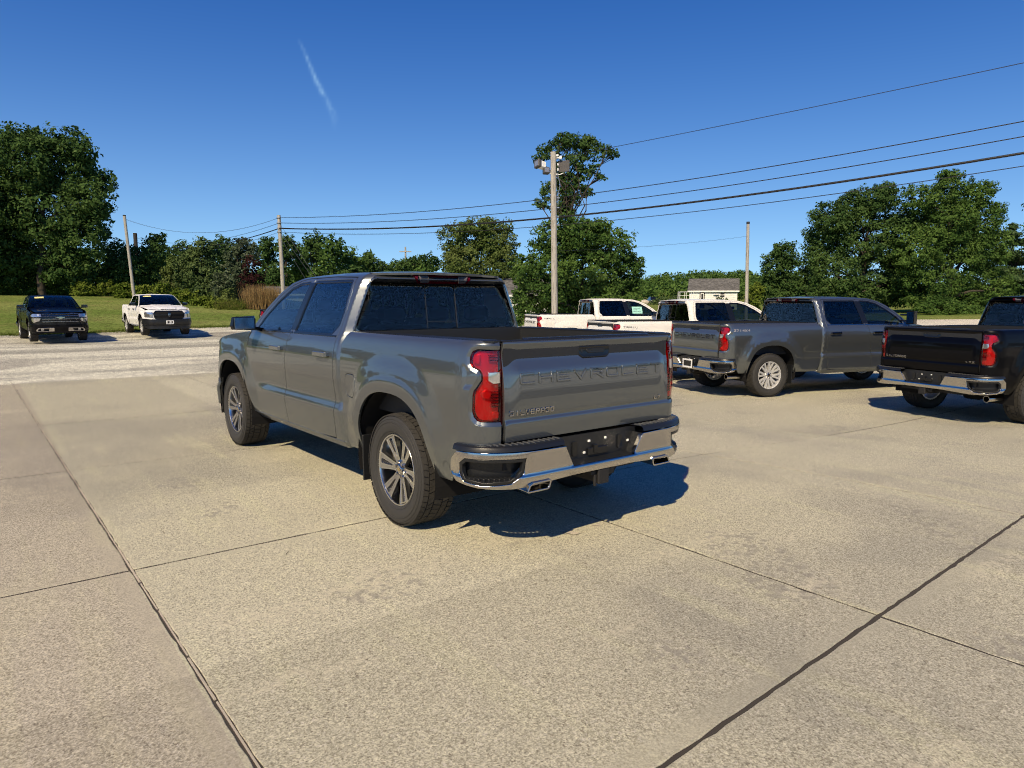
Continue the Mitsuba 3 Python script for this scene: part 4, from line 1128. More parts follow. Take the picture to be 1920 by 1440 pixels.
def limbs(base, blobs, rng, r0, upright=True):
    base = np.asarray(base, float)
    cs = np.array([b[:3] for b in blobs]); top = cs[:, 2].max()
    h = top - base[2]
    mid = np.r_[cs[:, :2].mean(0), 0]
    trunk = [base + [0, 0, -.3]]
    lean = (cs[np.argmax(cs[:, 2]), :2] * .5 + cs[:, :2].mean(0) * .5) - base[:2]
    for k in np.linspace(.12, .9, 7):
        trunk.append(base + np.r_[lean * k ** 1.3 + rng.normal(0, .012 * h, 2), h * k])
    trunk = np.array(trunk)
    out = [tube(trunk, r0 * np.linspace(1, .22, len(trunk)), 9)]
    for x, y, z, rx, ry, rz in blobs:
        k = np.clip((z - base[2]) / h * .62, .12, .85)
        s = np.array([np.interp(k, np.r_[0, np.linspace(.12, .9, 7)], trunk[:, i]) for i in range(3)])
        e = np.array([x, y, z])
        m = (s + e) / 2 + np.r_[rng.normal(0, .05 * h, 2), .03 * h]
        rr = r0 * (1 - k) * .55 + .02
        out.append(tube([s, s * .6 + m * .4 + [0, 0, .01 * h], m, m * .35 + e * .65, e], rr * np.array([1, .8, .62, .42, .2]), 6))
        for _ in range(4):
            d = rng.normal(size=3); d /= np.linalg.norm(d); d[2] = abs(d[2]) * .8
            f = e + d * [rx, ry, rz] * .85
            out.append(tube([m * .4 + e * .6, (e + f) / 2 + rng.normal(0, .03 * h * .3, 3), f], rr * np.array([.4, .25, .08]), 4))
    return join(out)


def grow(kind, label, category, base, blobs, size, mat, dens, flat, seed):
    rng = np.random.default_rng(seed)
    key = fresh(kind)
    h = max(b[2] + b[5] for b in blobs) - base[2]
    zb = float(Zg(base[0], base[1]))
    base = (base[0], base[1], min(zb - .06, base[2]))
    shrub = category in ('shrub', 'bush')
    put(f'{key}__{"stems" if shrub else "trunk"}', limbs(base, blobs, rng, (.012 if shrub else .011 if kind == 'vine_tree' else .022) * h + .02), 'bark', 40)
    put(f'{key}__{"foliage" if shrub else "crown"}', crown(blobs, size, dens, flat, rng), mat)
    labels[f'{key}__{"foliage" if shrub else "crown"}'] = {'kind': 'stuff'}
    tag(key, label, category)


TREES = [
    ('broadleaf_tree', 'tall spreading dark green tree at the far left edge of the lawn', 'tree', (-41.56, 62.00, 2.28), [(-41.20, 60.43, 13.56, 2.62, 2.28, 2.86), (-39.53, 62.39, 13.73, 2.76, 2.28, 2.86), (-37.13, 61.58, 14.24, 1.33, 1.52, 1.90), (-44.66, 63.21, 9.50, 2.86, 3.05, 3.81), (-39.97, 61.87, 9.57, 3.81, 3.05, 3.33), (-36.34, 60.95, 10.34, 2.14, 1.71, 1.81), (-35.77, 62.29, 12.13, 1.14, 0.91, 0.95), (-37.57, 61.50, 7.48, 2.38, 1.90, 2.14), (-43.61, 64.03, 5.81, 3.81, 3.05, 2.86), (-39.13, 62.18, 4.77, 2.38, 1.90, 1.90), (-45.56, 60.72, 10.08, 3.33, 4.57, 5.71), (-43.90, 62.51, 15.33, 1.43, 1.14, 1.43), (-41.36, 61.88, 15.54, 1.24, 0.99, 1.14), (-35.70, 61.52, 9.30, 0.86, 0.69, 0.86)], 0.306, 'leaf_dark', 1.1, 1.0),
    ('broadleaf_tree', 'dark tree outside the left edge', 'tree', (-52.56, 60.00, 2.26), [(-47.77, 57.51, 10.90, 4.15, 4.42, 5.53), (-53.05, 60.59, 6.93, 4.15, 3.32, 4.15), (-47.88, 59.12, 5.49, 2.76, 2.58, 3.22)], 0.36, 'leaf_dark', 0.7, 1.0),
    ('small_tree', 'spiky dark young tree right behind the leaning left pole', 'tree', (-35.08, 66.00, 2.48), [(-33.13, 65.39, 6.40, 1.01, 1.05, 1.32), (-35.31, 66.17, 5.86, 1.22, 1.01, 1.27), (-37.01, 65.68, 6.32, 1.01, 0.89, 1.11), (-32.83, 66.22, 7.69, 0.51, 0.41, 0.46), (-33.47, 65.99, 7.52, 0.41, 0.49, 0.61), (-35.75, 65.00, 4.67, 2.03, 1.62, 1.52), (-34.00, 66.38, 4.48, 1.52, 1.42, 1.77), (-37.78, 65.90, 7.90, 0.46, 0.36, 0.46)], 0.27, 'leaf_dark', 1.15, 1.0),
    ('small_tree', 'bushy grey green young tree left of the purple bush', 'tree', (-26.97, 61.00, 1.96), [(-26.46, 60.58, 6.41, 0.70, 0.67, 0.84), (-27.09, 61.16, 5.41, 1.12, 0.97, 1.22), (-26.76, 60.55, 4.01, 1.40, 1.12, 1.40), (-26.07, 61.50, 3.58, 1.17, 1.05, 1.31), (-28.45, 60.97, 4.25, 0.84, 1.12, 1.40), (-26.17, 60.31, 2.64, 1.40, 1.12, 0.94), (-25.88, 61.12, 6.09, 0.47, 0.60, 0.75)], 0.234, 'leaf_mid', 1.15, 1.0),
    ('small_tree', 'slim pale green sapling between the leaning pole and the bushy young tree', 'tree', (-30.14, 62.00, 2.20), [(-29.69, 61.69, 4.88, 0.52, 0.76, 0.95), (-30.27, 62.10, 4.07, 0.71, 0.61, 0.76), (-29.86, 61.73, 3.13, 0.86, 0.69, 0.76)], 0.216, 'leaf_light', 1.15, 1.0),
    ('small_tree', 'grey green tree overtopping the purple bush', 'tree', (-22.79, 58.00, 1.50), [(-22.13, 57.65, 6.18, 0.58, 0.64, 0.80), (-22.68, 58.14, 5.00, 0.98, 1.00, 1.25), (-22.98, 57.63, 3.68, 1.16, 1.00, 1.25), (-23.53, 58.53, 2.39, 1.25, 1.00, 1.07), (-21.40, 57.98, 5.86, 0.49, 0.71, 0.89), (-23.92, 57.67, 2.59, 0.67, 0.89, 1.11)], 0.216, 'leaf_greygreen', 1.15, 1.0),
    ('purple_bush', 'dark purple leaved bush above the dry tan grass', 'bush', (-20.49, 55.00, 1.09), [(-20.22, 54.65, 4.48, 0.59, 0.68, 0.84), (-20.18, 55.11, 3.38, 0.76, 0.74, 0.93), (-19.69, 54.79, 2.34, 0.68, 0.61, 0.76), (-20.90, 55.22, 3.18, 0.51, 0.84, 1.06)], 0.2, 'leaf_purple', 0.75, 1.0),
    ('flowering_shrub', 'small golden yellow shrub among the dry tan grass', 'shrub', (-19.11, 54.00, 0.61), [(-19.02, 53.85, 1.60, 0.25, 0.43, 0.54), (-19.22, 54.04, 1.19, 0.29, 0.33, 0.41)], 0.14, 'leaf_gold', 0.9, 1.0),
    ('shrub', 'yellow green shrub left of the leaning pole', 'shrub', (-37.79, 62.00, 2.15), [(-37.96, 61.55, 2.75, 0.74, 0.59, 0.71), (-37.39, 62.11, 2.71, 0.80, 0.64, 0.64), (-37.59, 61.76, 2.98, 0.74, 0.59, 0.57)], 0.2, 'leaf_yellow', 1.0, 1.0),
    ('shrub', 'yellow green shrub just left of the leaning pole base', 'shrub', (-36.32, 63.00, 2.35), [(-36.48, 62.62, 2.95, 0.64, 0.58, 0.73), (-35.97, 63.10, 2.92, 0.69, 0.55, 0.65), (-36.15, 62.80, 3.20, 0.64, 0.51, 0.58)], 0.2, 'leaf_yellow', 1.0, 1.0),
    ('shrub', 'yellow green shrub hiding the leaning pole foot', 'shrub', (-33.58, 61.00, 1.82), [(-33.75, 60.60, 2.50, 0.67, 0.64, 0.80), (-33.20, 61.10, 2.46, 0.73, 0.58, 0.72), (-33.40, 60.79, 2.75, 0.67, 0.54, 0.64)], 0.2, 'leaf_yellow', 1.0, 1.0),
    ('shrub', 'yellow green shrub right of the leaning pole foot', 'shrub', (-31.48, 60.00, 1.68), [(-31.66, 59.60, 2.35, 0.66, 0.63, 0.78), (-31.11, 60.10, 2.31, 0.72, 0.57, 0.70), (-31.31, 59.79, 2.60, 0.66, 0.53, 0.63)], 0.2, 'leaf_yellow', 1.0, 1.0),
    ('shrub', 'broad yellow green shrub behind the white pickup', 'shrub', (-29.25, 59.00, 1.59), [(-29.46, 58.58, 2.34, 0.71, 0.69, 0.86), (-28.85, 59.11, 2.30, 0.77, 0.62, 0.77), (-29.08, 58.78, 2.60, 0.71, 0.57, 0.69)], 0.2, 'leaf_yellow', 1.0, 1.0),
    ('shrub', 'leafy shrub right behind the roof of the white pickup', 'shrub', (-26.68, 57.00, 1.07), [(-26.93, 56.53, 1.85, 0.79, 0.70, 0.88), (-26.24, 57.12, 1.81, 0.85, 0.68, 0.79), (-26.51, 56.75, 2.11, 0.79, 0.63, 0.70)], 0.2, 'leaf_yellow', 1.0, 1.0),
    ('shrub', 'leafy shrub at the lawn edge right of the white pickup', 'shrub', (-24.26, 55.00, 0.59), [(-24.52, 54.54, 1.35, 0.76, 0.68, 0.84), (-23.83, 55.12, 1.30, 0.82, 0.66, 0.76), (-24.10, 54.76, 1.59, 0.76, 0.61, 0.68)], 0.2, 'leaf_yellow', 1.0, 1.0),
    ('shrub', 'low weedy shrub nearest the grey pickup mirror', 'shrub', (-22.22, 53.00, 0.15), [(-22.42, 52.65, 0.96, 0.59, 0.72, 0.90), (-21.88, 53.09, 0.91, 0.63, 0.64, 0.81), (-22.09, 52.81, 1.21, 0.59, 0.57, 0.72)], 0.2, 'leaf_yellow', 1.0, 1.0),
    ('shrub', 'low light green brush behind the black pickup', 'shrub', (-43.64, 64.00, 2.11), [(-43.90, 63.33, 2.34, 1.12, 0.90, 0.34), (-43.10, 64.17, 2.31, 1.21, 0.97, 0.31), (-43.37, 63.65, 2.51, 1.12, 0.90, 0.28)], 0.2, 'leaf_yellow', 1.0, 1.0),
    ('shrub', 'low light green brush at the far left edge', 'shrub', (-46.33, 64.00, 2.11), [(-46.46, 63.58, 2.39, 0.71, 0.57, 0.39), (-45.97, 64.11, 2.35, 0.77, 0.61, 0.35), (-46.13, 63.78, 2.57, 0.71, 0.57, 0.31)], 0.2, 'leaf_yellow', 1.0, 1.0),
    ('shrub', 'weedy shrub in front of the grey green tree', 'shrub', (-21.90, 54.00, 0.08), [(-22.05, 53.70, 1.23, 0.50, 1.00, 1.24), (-21.59, 54.08, 1.19, 0.54, 0.90, 1.12), (-21.77, 53.84, 1.55, 0.50, 0.80, 1.00)], 0.2, 'leaf_light', 1.0, 1.0),
    ('shrub', 'low brush right behind the black pickup roof', 'shrub', (-41.45, 64.00, 2.11), [(-41.60, 63.61, 2.40, 0.65, 0.52, 0.39), (-41.12, 64.10, 2.36, 0.70, 0.56, 0.35), (-41.28, 63.79, 2.57, 0.65, 0.52, 0.31)], 0.2, 'leaf_yellow', 1.0, 1.0),
    ('far_tree', 'leftmost tree of the far wood, above the leaning pole', 'tree', (-60.35, 120.00, 2.45), [(-60.20, 118.84, 8.96, 1.93, 1.55, 1.84), (-59.15, 120.25, 8.94, 1.80, 1.44, 1.73), (-59.63, 119.47, 10.23, 1.66, 1.33, 1.50), (-60.58, 121.06, 7.74, 2.49, 1.99, 1.38)], 0.5, 'leaf_dark', 0.9, 1.0),
    ('far_tree', 'dark far tree second from the left in the distant wood', 'tree', (-58.58, 125.00, 2.49), [(-58.46, 123.79, 9.73, 2.02, 1.61, 1.92), (-57.32, 125.26, 9.71, 1.87, 1.50, 1.80), (-57.86, 124.45, 11.05, 1.73, 1.38, 1.56), (-58.77, 126.10, 8.47, 2.59, 2.07, 1.44)], 0.5, 'leaf_dark', 0.9, 1.0),
    ('far_tree', 'far tree rising behind the bushy young tree', 'tree', (-53.50, 130.00, 2.53), [(-53.48, 128.74, 10.44, 2.10, 1.92, 2.40), (-52.20, 130.28, 10.40, 1.95, 1.80, 2.25), (-52.81, 129.43, 12.08, 1.80, 1.56, 1.95), (-53.67, 131.14, 8.85, 2.69, 2.16, 1.80)], 0.5, 'leaf_dark', 0.9, 1.0),
    ('far_tree', 'far tree just left of the guyed utility pole', 'tree', (-41.37, 118.00, 2.45), [(-41.36, 117.16, 9.87, 1.40, 1.62, 2.03), (-40.44, 118.18, 9.81, 1.30, 1.52, 1.90), (-40.88, 117.62, 11.25, 1.20, 1.32, 1.65), (-41.39, 118.76, 8.49, 1.79, 1.44, 1.52)], 0.5, 'leaf_dark', 0.9, 1.0),
    ('far_tree', 'far tree just right of the guyed utility pole', 'tree', (-36.10, 112.00, 2.41), [(-36.09, 111.28, 10.02, 1.20, 1.32, 1.65), (-35.28, 112.16, 9.98, 1.12, 1.24, 1.55), (-35.67, 111.67, 11.14, 1.03, 1.07, 1.34), (-36.07, 112.66, 8.91, 1.55, 1.24, 1.24)], 0.5, 'leaf_dark', 0.9, 1.0),
    ('far_tree', 'middle sized far tree under the wires right of the guyed pole', 'tree', (-35.18, 116.00, 2.44), [(-35.41, 114.95, 7.76, 1.75, 1.82, 2.28), (-34.21, 116.23, 7.69, 1.62, 1.71, 2.14), (-34.80, 115.53, 9.31, 1.50, 1.48, 1.85), (-35.34, 116.95, 6.18, 2.24, 1.80, 1.71)], 0.5, 'leaf_green', 0.9, 1.0),
    ('far_tree', 'tallest round far tree right of the guyed pole', 'tree', (-31.02, 110.00, 2.40), [(-31.14, 109.11, 9.92, 1.48, 1.62, 2.03), (-30.10, 110.19, 9.88, 1.37, 1.52, 1.90), (-30.62, 109.60, 11.30, 1.27, 1.32, 1.65), (-31.05, 110.81, 8.56, 1.90, 1.52, 1.52)], 0.5, 'leaf_dark', 0.9, 1.0),
    ('far_tree', 'second tall far tree right of the guyed pole', 'tree', (-27.49, 108.00, 2.39), [(-27.69, 107.09, 9.16, 1.51, 1.49, 1.86), (-26.60, 108.20, 9.13, 1.40, 1.39, 1.74), (-27.15, 107.59, 10.43, 1.29, 1.21, 1.51), (-27.54, 108.82, 7.92, 1.94, 1.55, 1.39)], 0.5, 'leaf_green', 0.9, 1.0),
    ('far_tree', 'sloping far tree where the wood starts to drop', 'tree', (-25.95, 112.00, 2.42), [(-26.32, 110.92, 7.61, 1.81, 1.54, 1.93), (-24.97, 112.24, 7.57, 1.68, 1.44, 1.81), (-25.66, 111.51, 8.93, 1.55, 1.25, 1.56), (-26.08, 112.99, 6.30, 2.32, 1.86, 1.44)], 0.5, 'leaf_green', 0.9, 1.0),
    ('far_tree', 'low dark far tree before the gap in the wood', 'tree', (-24.69, 120.00, 2.47), [(-25.02, 119.07, 8.09, 1.55, 1.24, 1.18), (-23.84, 120.20, 8.08, 1.44, 1.15, 1.11), (-24.46, 119.58, 8.90, 1.33, 1.06, 0.96), (-24.75, 120.85, 7.32, 1.99, 1.59, 0.88)], 0.5, 'leaf_dark', 0.9, 1.0),
    ('far_tree', 'narrow far tree standing up out of the low wood', 'tree', (-24.92, 122.00, 2.49), [(-24.97, 121.57, 9.41, 0.72, 0.66, 0.82), (-24.42, 122.09, 9.39, 0.67, 0.62, 0.77), (-24.71, 121.80, 9.97, 0.62, 0.54, 0.67), (-24.85, 122.39, 8.86, 0.93, 0.74, 0.62)], 0.5, 'leaf_dark', 0.9, 1.0),
    ('far_tree', 'low far tree in the dip of the distant wood', 'tree', (-23.06, 125.00, 2.51), [(-23.45, 124.03, 7.38, 1.61, 1.29, 1.07), (-22.20, 125.21, 7.37, 1.50, 1.20, 1.01), (-22.86, 124.56, 8.12, 1.38, 1.11, 0.87), (-23.13, 125.88, 6.67, 2.07, 1.66, 0.81)], 0.5, 'leaf_dark', 0.9, 1.0),
    ('far_tree', 'far tree just left of the distant pole with a crossarm', 'tree', (-21.27, 128.00, 2.53), [(-21.57, 127.26, 7.83, 1.24, 0.99, 1.02), (-20.58, 128.16, 7.81, 1.15, 0.92, 0.96), (-21.10, 127.66, 8.54, 1.06, 0.85, 0.83), (-21.29, 128.68, 7.15, 1.59, 1.27, 0.77)], 0.5, 'leaf_green', 0.9, 1.0),
    ('far_tree', 'far tree just behind the distant pole with a crossarm', 'tree', (-19.02, 126.00, 2.52), [(-19.33, 125.27, 8.00, 1.22, 0.98, 1.08), (-18.35, 126.16, 7.98, 1.13, 0.91, 1.02), (-18.86, 125.67, 8.74, 1.04, 0.84, 0.88), (-19.04, 126.67, 7.27, 1.57, 1.25, 0.81)], 0.5, 'leaf_dark', 0.9, 1.0),
    ('far_tree', 'far tree just right of the distant pole with a crossarm', 'tree', (-16.55, 122.00, 2.49), [(-16.91, 121.21, 8.23, 1.31, 1.05, 1.12), (-15.84, 122.17, 8.21, 1.22, 0.97, 1.05), (-16.41, 121.64, 9.00, 1.12, 0.90, 0.91), (-16.58, 122.72, 7.48, 1.69, 1.35, 0.84)], 0.5, 'leaf_dark', 0.9, 1.0),
    ('far_tree', 'far tree next to the pale round tree', 'tree', (-13.67, 118.00, 2.47), [(-14.04, 117.24, 8.17, 1.27, 1.01, 1.16), (-12.99, 118.17, 8.15, 1.18, 0.94, 1.09), (-13.55, 117.66, 8.97, 1.09, 0.87, 0.94), (-13.69, 118.69, 7.40, 1.63, 1.30, 0.87)], 0.5, 'leaf_dark', 0.9, 1.0),
    ('far_tree', 'bright lower far tree below the tallest far tree', 'tree', (-28.01, 105.00, 2.36), [(-28.34, 103.98, 5.73, 1.69, 1.35, 1.61), (-27.13, 105.22, 5.68, 1.57, 1.26, 1.51), (-27.75, 104.54, 6.82, 1.45, 1.16, 1.31), (-28.19, 105.92, 4.61, 2.18, 1.74, 1.21)], 0.5, 'leaf_green', 0.9, 1.0),
    ('far_tree', 'lower far tree behind the guyed pole', 'tree', (-35.21, 105.00, 2.36), [(-35.48, 103.98, 4.94, 1.69, 1.35, 1.61), (-34.35, 105.22, 4.88, 1.57, 1.26, 1.51), (-34.91, 104.54, 6.04, 1.45, 1.16, 1.31), (-35.46, 105.92, 3.81, 2.18, 1.74, 1.21)], 0.5, 'leaf_dark', 0.9, 1.0),
    ('far_tree', 'lower far tree above the grey cab roof', 'tree', (-23.78, 104.00, 2.36), [(-24.25, 102.86, 4.96, 1.90, 1.52, 1.41), (-22.83, 104.25, 4.92, 1.76, 1.41, 1.32), (-23.57, 103.48, 5.92, 1.63, 1.30, 1.14), (-23.97, 105.04, 3.98, 2.44, 1.95, 1.05)], 0.5, 'leaf_dark', 0.9, 1.0),
    ('far_tree', 'lowest far tree above the middle of the grey cab roof', 'tree', (-19.28, 110.00, 2.41), [(-19.87, 108.79, 4.81, 2.01, 1.61, 1.22), (-18.29, 110.26, 4.78, 1.87, 1.49, 1.14), (-19.12, 109.45, 5.64, 1.72, 1.38, 0.99), (-19.45, 111.10, 3.97, 2.58, 2.07, 0.91)], 0.5, 'leaf_dark', 0.9, 1.0),
    ('far_tree', 'lower far tree left of the pale round tree', 'tree', (-14.09, 112.00, 2.42), [(-14.75, 110.77, 5.19, 2.05, 1.64, 1.65), (-13.07, 112.27, 5.13, 1.90, 1.52, 1.55), (-13.96, 111.44, 6.31, 1.75, 1.40, 1.34), (-14.21, 113.12, 4.04, 2.63, 2.10, 1.24)], 0.5, 'leaf_green', 0.9, 1.0),
    ('willow_tree', 'pale yellow green round tree left of the light pole', 'tree', (-3.57, 85.00, 1.79), [(-3.78, 83.51, 10.53, 2.48, 1.98, 1.04), (-5.94, 85.39, 9.02, 2.74, 2.19, 2.22), (-1.79, 84.21, 9.04, 2.48, 1.98, 2.09), (-7.03, 85.72, 5.98, 1.70, 2.19, 2.74), (-3.87, 84.88, 6.26, 3.59, 2.87, 2.94), (-0.96, 84.17, 6.53, 1.70, 2.09, 2.61), (-5.22, 85.65, 3.73, 2.61, 2.09, 1.96), (-1.29, 84.52, 3.70, 2.28, 1.83, 1.63)], 0.288, 'leaf_light', 1.15, 1.0),
    ('vine_tree', 'tall lopsided tree hung with creeper behind the light pole', 'tree', (3.96, 48.00, 0.45), [(2.19, 47.71, 11.52, 0.48, 0.38, 0.48), (3.07, 48.10, 11.95, 0.74, 0.59, 0.59), (4.07, 47.72, 12.28, 0.88, 0.71, 0.52), (5.21, 48.38, 11.90, 0.88, 0.71, 0.74), (6.34, 47.98, 11.68, 0.48, 0.38, 0.37), (4.18, 47.60, 11.05, 0.81, 0.65, 0.52), (3.67, 48.22, 9.77, 0.88, 0.71, 0.66), (4.46, 47.85, 10.23, 0.74, 0.59, 0.59), (2.52, 48.29, 9.15, 0.55, 0.53, 0.66), (1.87, 48.04, 8.27, 0.48, 0.38, 0.33), (3.78, 47.72, 8.47, 0.74, 0.65, 0.81), (6.04, 48.16, 10.01, 0.44, 0.35, 0.22), (3.67, 47.94, 7.55, 0.59, 0.47, 0.52), (1.70, 47.81, 11.16, 0.33, 0.27, 0.33), (6.79, 48.06, 11.49, 0.33, 0.27, 0.26), (3.37, 47.88, 12.55, 0.44, 0.35, 0.29), (5.00, 48.24, 12.50, 0.52, 0.41, 0.29), (4.48, 48.00, 9.39, 0.52, 0.41, 0.44), (5.41, 47.80, 10.47, 0.44, 0.35, 0.33), (5.04, 48.13, 9.06, 0.44, 0.35, 0.37), (3.21, 47.91, 10.59, 0.52, 0.41, 0.52), (3.19, 48.34, 8.03, 0.59, 0.47, 0.44)], 0.198, 'leaf_dark', 1.05, 1.0),
    ('broadleaf_tree', 'big rounded green tree standing behind the light pole', 'tree', (4.20, 44.00, 0.48), [(4.04, 42.95, 5.73, 1.76, 1.41, 1.01), (2.66, 44.22, 5.46, 1.55, 1.24, 1.22), (5.91, 43.51, 4.98, 1.55, 1.24, 1.28), (7.24, 44.43, 3.56, 1.01, 0.97, 1.22), (4.66, 43.92, 3.70, 2.30, 1.84, 1.62), (2.29, 43.07, 3.17, 1.89, 1.51, 1.55), (0.83, 44.24, 3.71, 0.95, 0.81, 1.01), (0.83, 43.82, 1.88, 0.88, 1.03, 1.28), (3.08, 44.94, 1.37, 1.76, 1.41, 1.18), (5.72, 44.15, 1.88, 1.96, 1.57, 1.28), (0.50, 43.81, 0.88, 0.51, 0.49, 0.61), (7.47, 44.24, 2.22, 0.68, 0.65, 0.81), (7.82, 43.95, 4.20, 0.47, 0.43, 0.54), (5.24, 43.53, 6.27, 0.84, 0.68, 0.47)], 0.189, 'leaf_green', 1.15, 1.0),
    ('broadleaf_tree', 'small round tree nearest the slim right pole', 'tree', (31.66, 80.00, 0.16), [(30.52, 79.12, 6.97, 1.47, 1.18, 1.47), (29.80, 80.19, 5.24, 1.35, 1.57, 1.97), (32.04, 79.38, 4.79, 1.97, 1.87, 2.33), (29.51, 80.47, 3.01, 1.11, 1.38, 1.72), (31.66, 79.92, 2.10, 2.33, 1.87, 1.60), (30.00, 79.70, 7.48, 0.61, 0.69, 0.86)], 0.27, 'leaf_dark', 1.15, 1.0),
    ('broadleaf_tree', 'broad dark green tree in the middle of the right hand group', 'tree', (37.87, 76.00, 0.12), [(33.61, 74.74, 10.33, 2.10, 1.68, 2.10), (36.64, 76.30, 11.86, 2.10, 1.68, 1.87), (38.47, 75.26, 12.44, 2.33, 1.87, 1.75), (33.90, 76.79, 8.30, 1.87, 1.96, 2.45), (37.88, 75.87, 8.61, 3.85, 3.08, 3.27), (34.56, 74.62, 4.32, 2.80, 2.24, 2.80), (40.39, 76.84, 4.11, 3.38, 2.71, 2.80), (36.22, 75.42, 1.79, 2.80, 2.24, 1.46), (40.17, 76.68, 13.60, 1.28, 1.03, 0.82), (32.83, 76.08, 6.08, 1.05, 1.40, 1.75), (41.46, 75.37, 9.13, 1.63, 2.10, 2.63), (42.53, 76.71, 4.11, 1.98, 2.33, 2.92), (32.08, 75.87, 2.08, 1.28, 1.31, 1.63)], 0.261, 'leaf_dark', 1.15, 1.0),
    ('broadleaf_tree', 'tallest green tree of the right hand group, above the black pickup bed', 'tree', (46.09, 74.00, 0.17), [(41.96, 72.91, 12.26, 1.82, 1.45, 1.59), (45.82, 74.26, 13.65, 1.82, 1.45, 1.59), (48.19, 73.57, 12.90, 1.36, 1.45, 1.82), (45.50, 75.40, 9.97, 3.30, 2.64, 2.73), (48.87, 73.94, 9.54, 1.82, 2.00, 2.50), (41.77, 72.71, 6.97, 2.61, 2.09, 2.61), (47.59, 74.82, 6.02, 3.30, 2.64, 3.18), (43.64, 73.38, 3.18, 2.95, 2.36, 2.39), (48.75, 75.27, 2.08, 2.39, 1.91, 1.59), (50.77, 74.05, 11.19, 0.74, 0.73, 0.91), (44.84, 73.69, 14.64, 0.80, 0.64, 0.57), (50.81, 74.53, 7.11, 1.48, 2.05, 2.56), (50.82, 73.79, 2.91, 2.05, 1.64, 2.05), (45.13, 72.73, 9.94, 2.27, 2.05, 2.56), (47.18, 74.41, 7.93, 2.27, 1.82, 1.99)], 0.252, 'leaf_green', 1.15, 1.0),
    ('pine_tree', 'feathery dark pine at the right edge', 'tree', (57.46, 80.00, 0.17), [(55.82, 79.19, 9.22, 1.35, 1.08, 0.43), (57.82, 80.21, 8.43, 1.47, 1.18, 0.43), (55.21, 79.34, 6.99, 2.09, 1.67, 0.49), (58.60, 81.04, 6.39, 2.46, 1.97, 0.49), (55.46, 79.91, 5.12, 2.58, 2.06, 0.55), (56.72, 78.61, 4.18, 2.83, 2.26, 0.55), (55.86, 80.67, 3.03, 2.70, 2.16, 0.55), (57.47, 79.41, 2.23, 2.83, 2.26, 0.61), (57.16, 81.44, 1.20, 2.70, 2.16, 0.55), (56.65, 80.05, 10.19, 0.61, 0.49, 0.37)], 0.3, 'leaf_pine', 1.5, 0.35),
    ('broadleaf_tree', 'dark tree outside the right edge', 'tree', (62.58, 78.00, 0.21), [(59.70, 75.48, 9.43, 4.19, 4.31, 5.39), (61.10, 78.51, 4.47, 3.59, 2.87, 3.59)], 0.36, 'leaf_dark', 0.7, 1.0),
    ('shrub', 'rounded green shrub on the lawn under the tallest right hand tree', 'shrub', (44.43, 70.00, -0.07), [(42.07, 68.90, 1.10, 1.83, 1.46, 1.07), (45.08, 70.29, 0.83, 2.04, 1.63, 0.86), (46.52, 69.59, 0.47, 1.29, 1.03, 0.54)], 0.2, 'leaf_green', 1.15, 1.0),
    ('shrub', 'pale weedy shrub at the foot of the slim right pole', 'shrub', (27.11, 78.00, 0.31), [(26.69, 77.50, 2.08, 0.84, 0.96, 1.20), (27.44, 78.08, 2.97, 0.54, 0.77, 0.96), (26.56, 77.70, 1.02, 0.96, 0.77, 0.84)], 0.22, 'leaf_yellow', 1.15, 1.0),
    ('shrub', 'light yellow green undergrowth below the middle of the right hand group', 'shrub', (44.25, 84.00, 0.73), [(43.21, 83.38, 1.87, 1.03, 0.83, 0.77), (45.03, 84.15, 1.81, 1.03, 0.83, 0.77)], 0.22, 'leaf_yellow', 1.15, 1.0),
    ('shrub', 'dark weedy shrub in front of the white shed', 'shrub', (28.24, 93.00, 1.04), [(27.55, 92.70, 1.89, 0.50, 0.46, 0.57), (28.52, 93.08, 1.68, 0.57, 0.46, 0.43)], 0.2, 'leaf_dark', 1.15, 1.0),
    ('shrub', 'pale brush in the field beside the distant dark blue car', 'shrub', (31.09, 135.00, 1.18), [(28.60, 134.00, 1.79, 1.66, 1.33, 0.83), (31.95, 135.26, 2.00, 1.87, 1.49, 0.93)], 0.4, 'leaf_mid', 1.15, 1.0),
    ('broadleaf_tree', 'dark tree in the gloom behind the trunk of the big left tree', 'tree', (-55.85, 78.00, 2.45), [(-54.31, 76.20, 5.47, 2.99, 2.40, 2.52), (-57.11, 78.30, 4.16, 2.10, 1.72, 2.16), (-54.05, 77.34, 4.13, 2.10, 1.72, 2.16)], 0.36, 'leaf_dark', 0.9, 1.0),
    ('broadleaf_tree', 'dark tree in the gloom right of the big left trunk', 'tree', (-51.79, 80.00, 2.47), [(-50.37, 78.16, 5.57, 3.07, 2.46, 2.15), (-53.06, 80.30, 4.47, 2.15, 1.72, 1.84), (-50.00, 79.32, 4.44, 2.15, 1.72, 1.84)], 0.36, 'leaf_dark', 0.9, 1.0),
    ('broadleaf_tree', 'dark tree between the big left tree and the spiky young tree', 'tree', (-48.72, 82.00, 2.50), [(-47.67, 80.68, 6.30, 2.20, 1.76, 2.20), (-49.54, 82.22, 5.16, 1.54, 1.51, 1.89), (-47.38, 81.51, 5.13, 1.54, 1.51, 1.89)], 0.36, 'leaf_dark', 0.9, 1.0),
    ('broadleaf_tree', 'dark tree at the left border behind the big left tree', 'tree', (-59.04, 76.00, 2.43), [(-57.05, 73.90, 6.45, 3.50, 2.94, 3.68), (-60.51, 76.35, 4.56, 2.45, 2.52, 3.15), (-56.88, 75.22, 4.52, 2.45, 2.52, 3.15)], 0.36, 'leaf_dark', 0.9, 1.0),
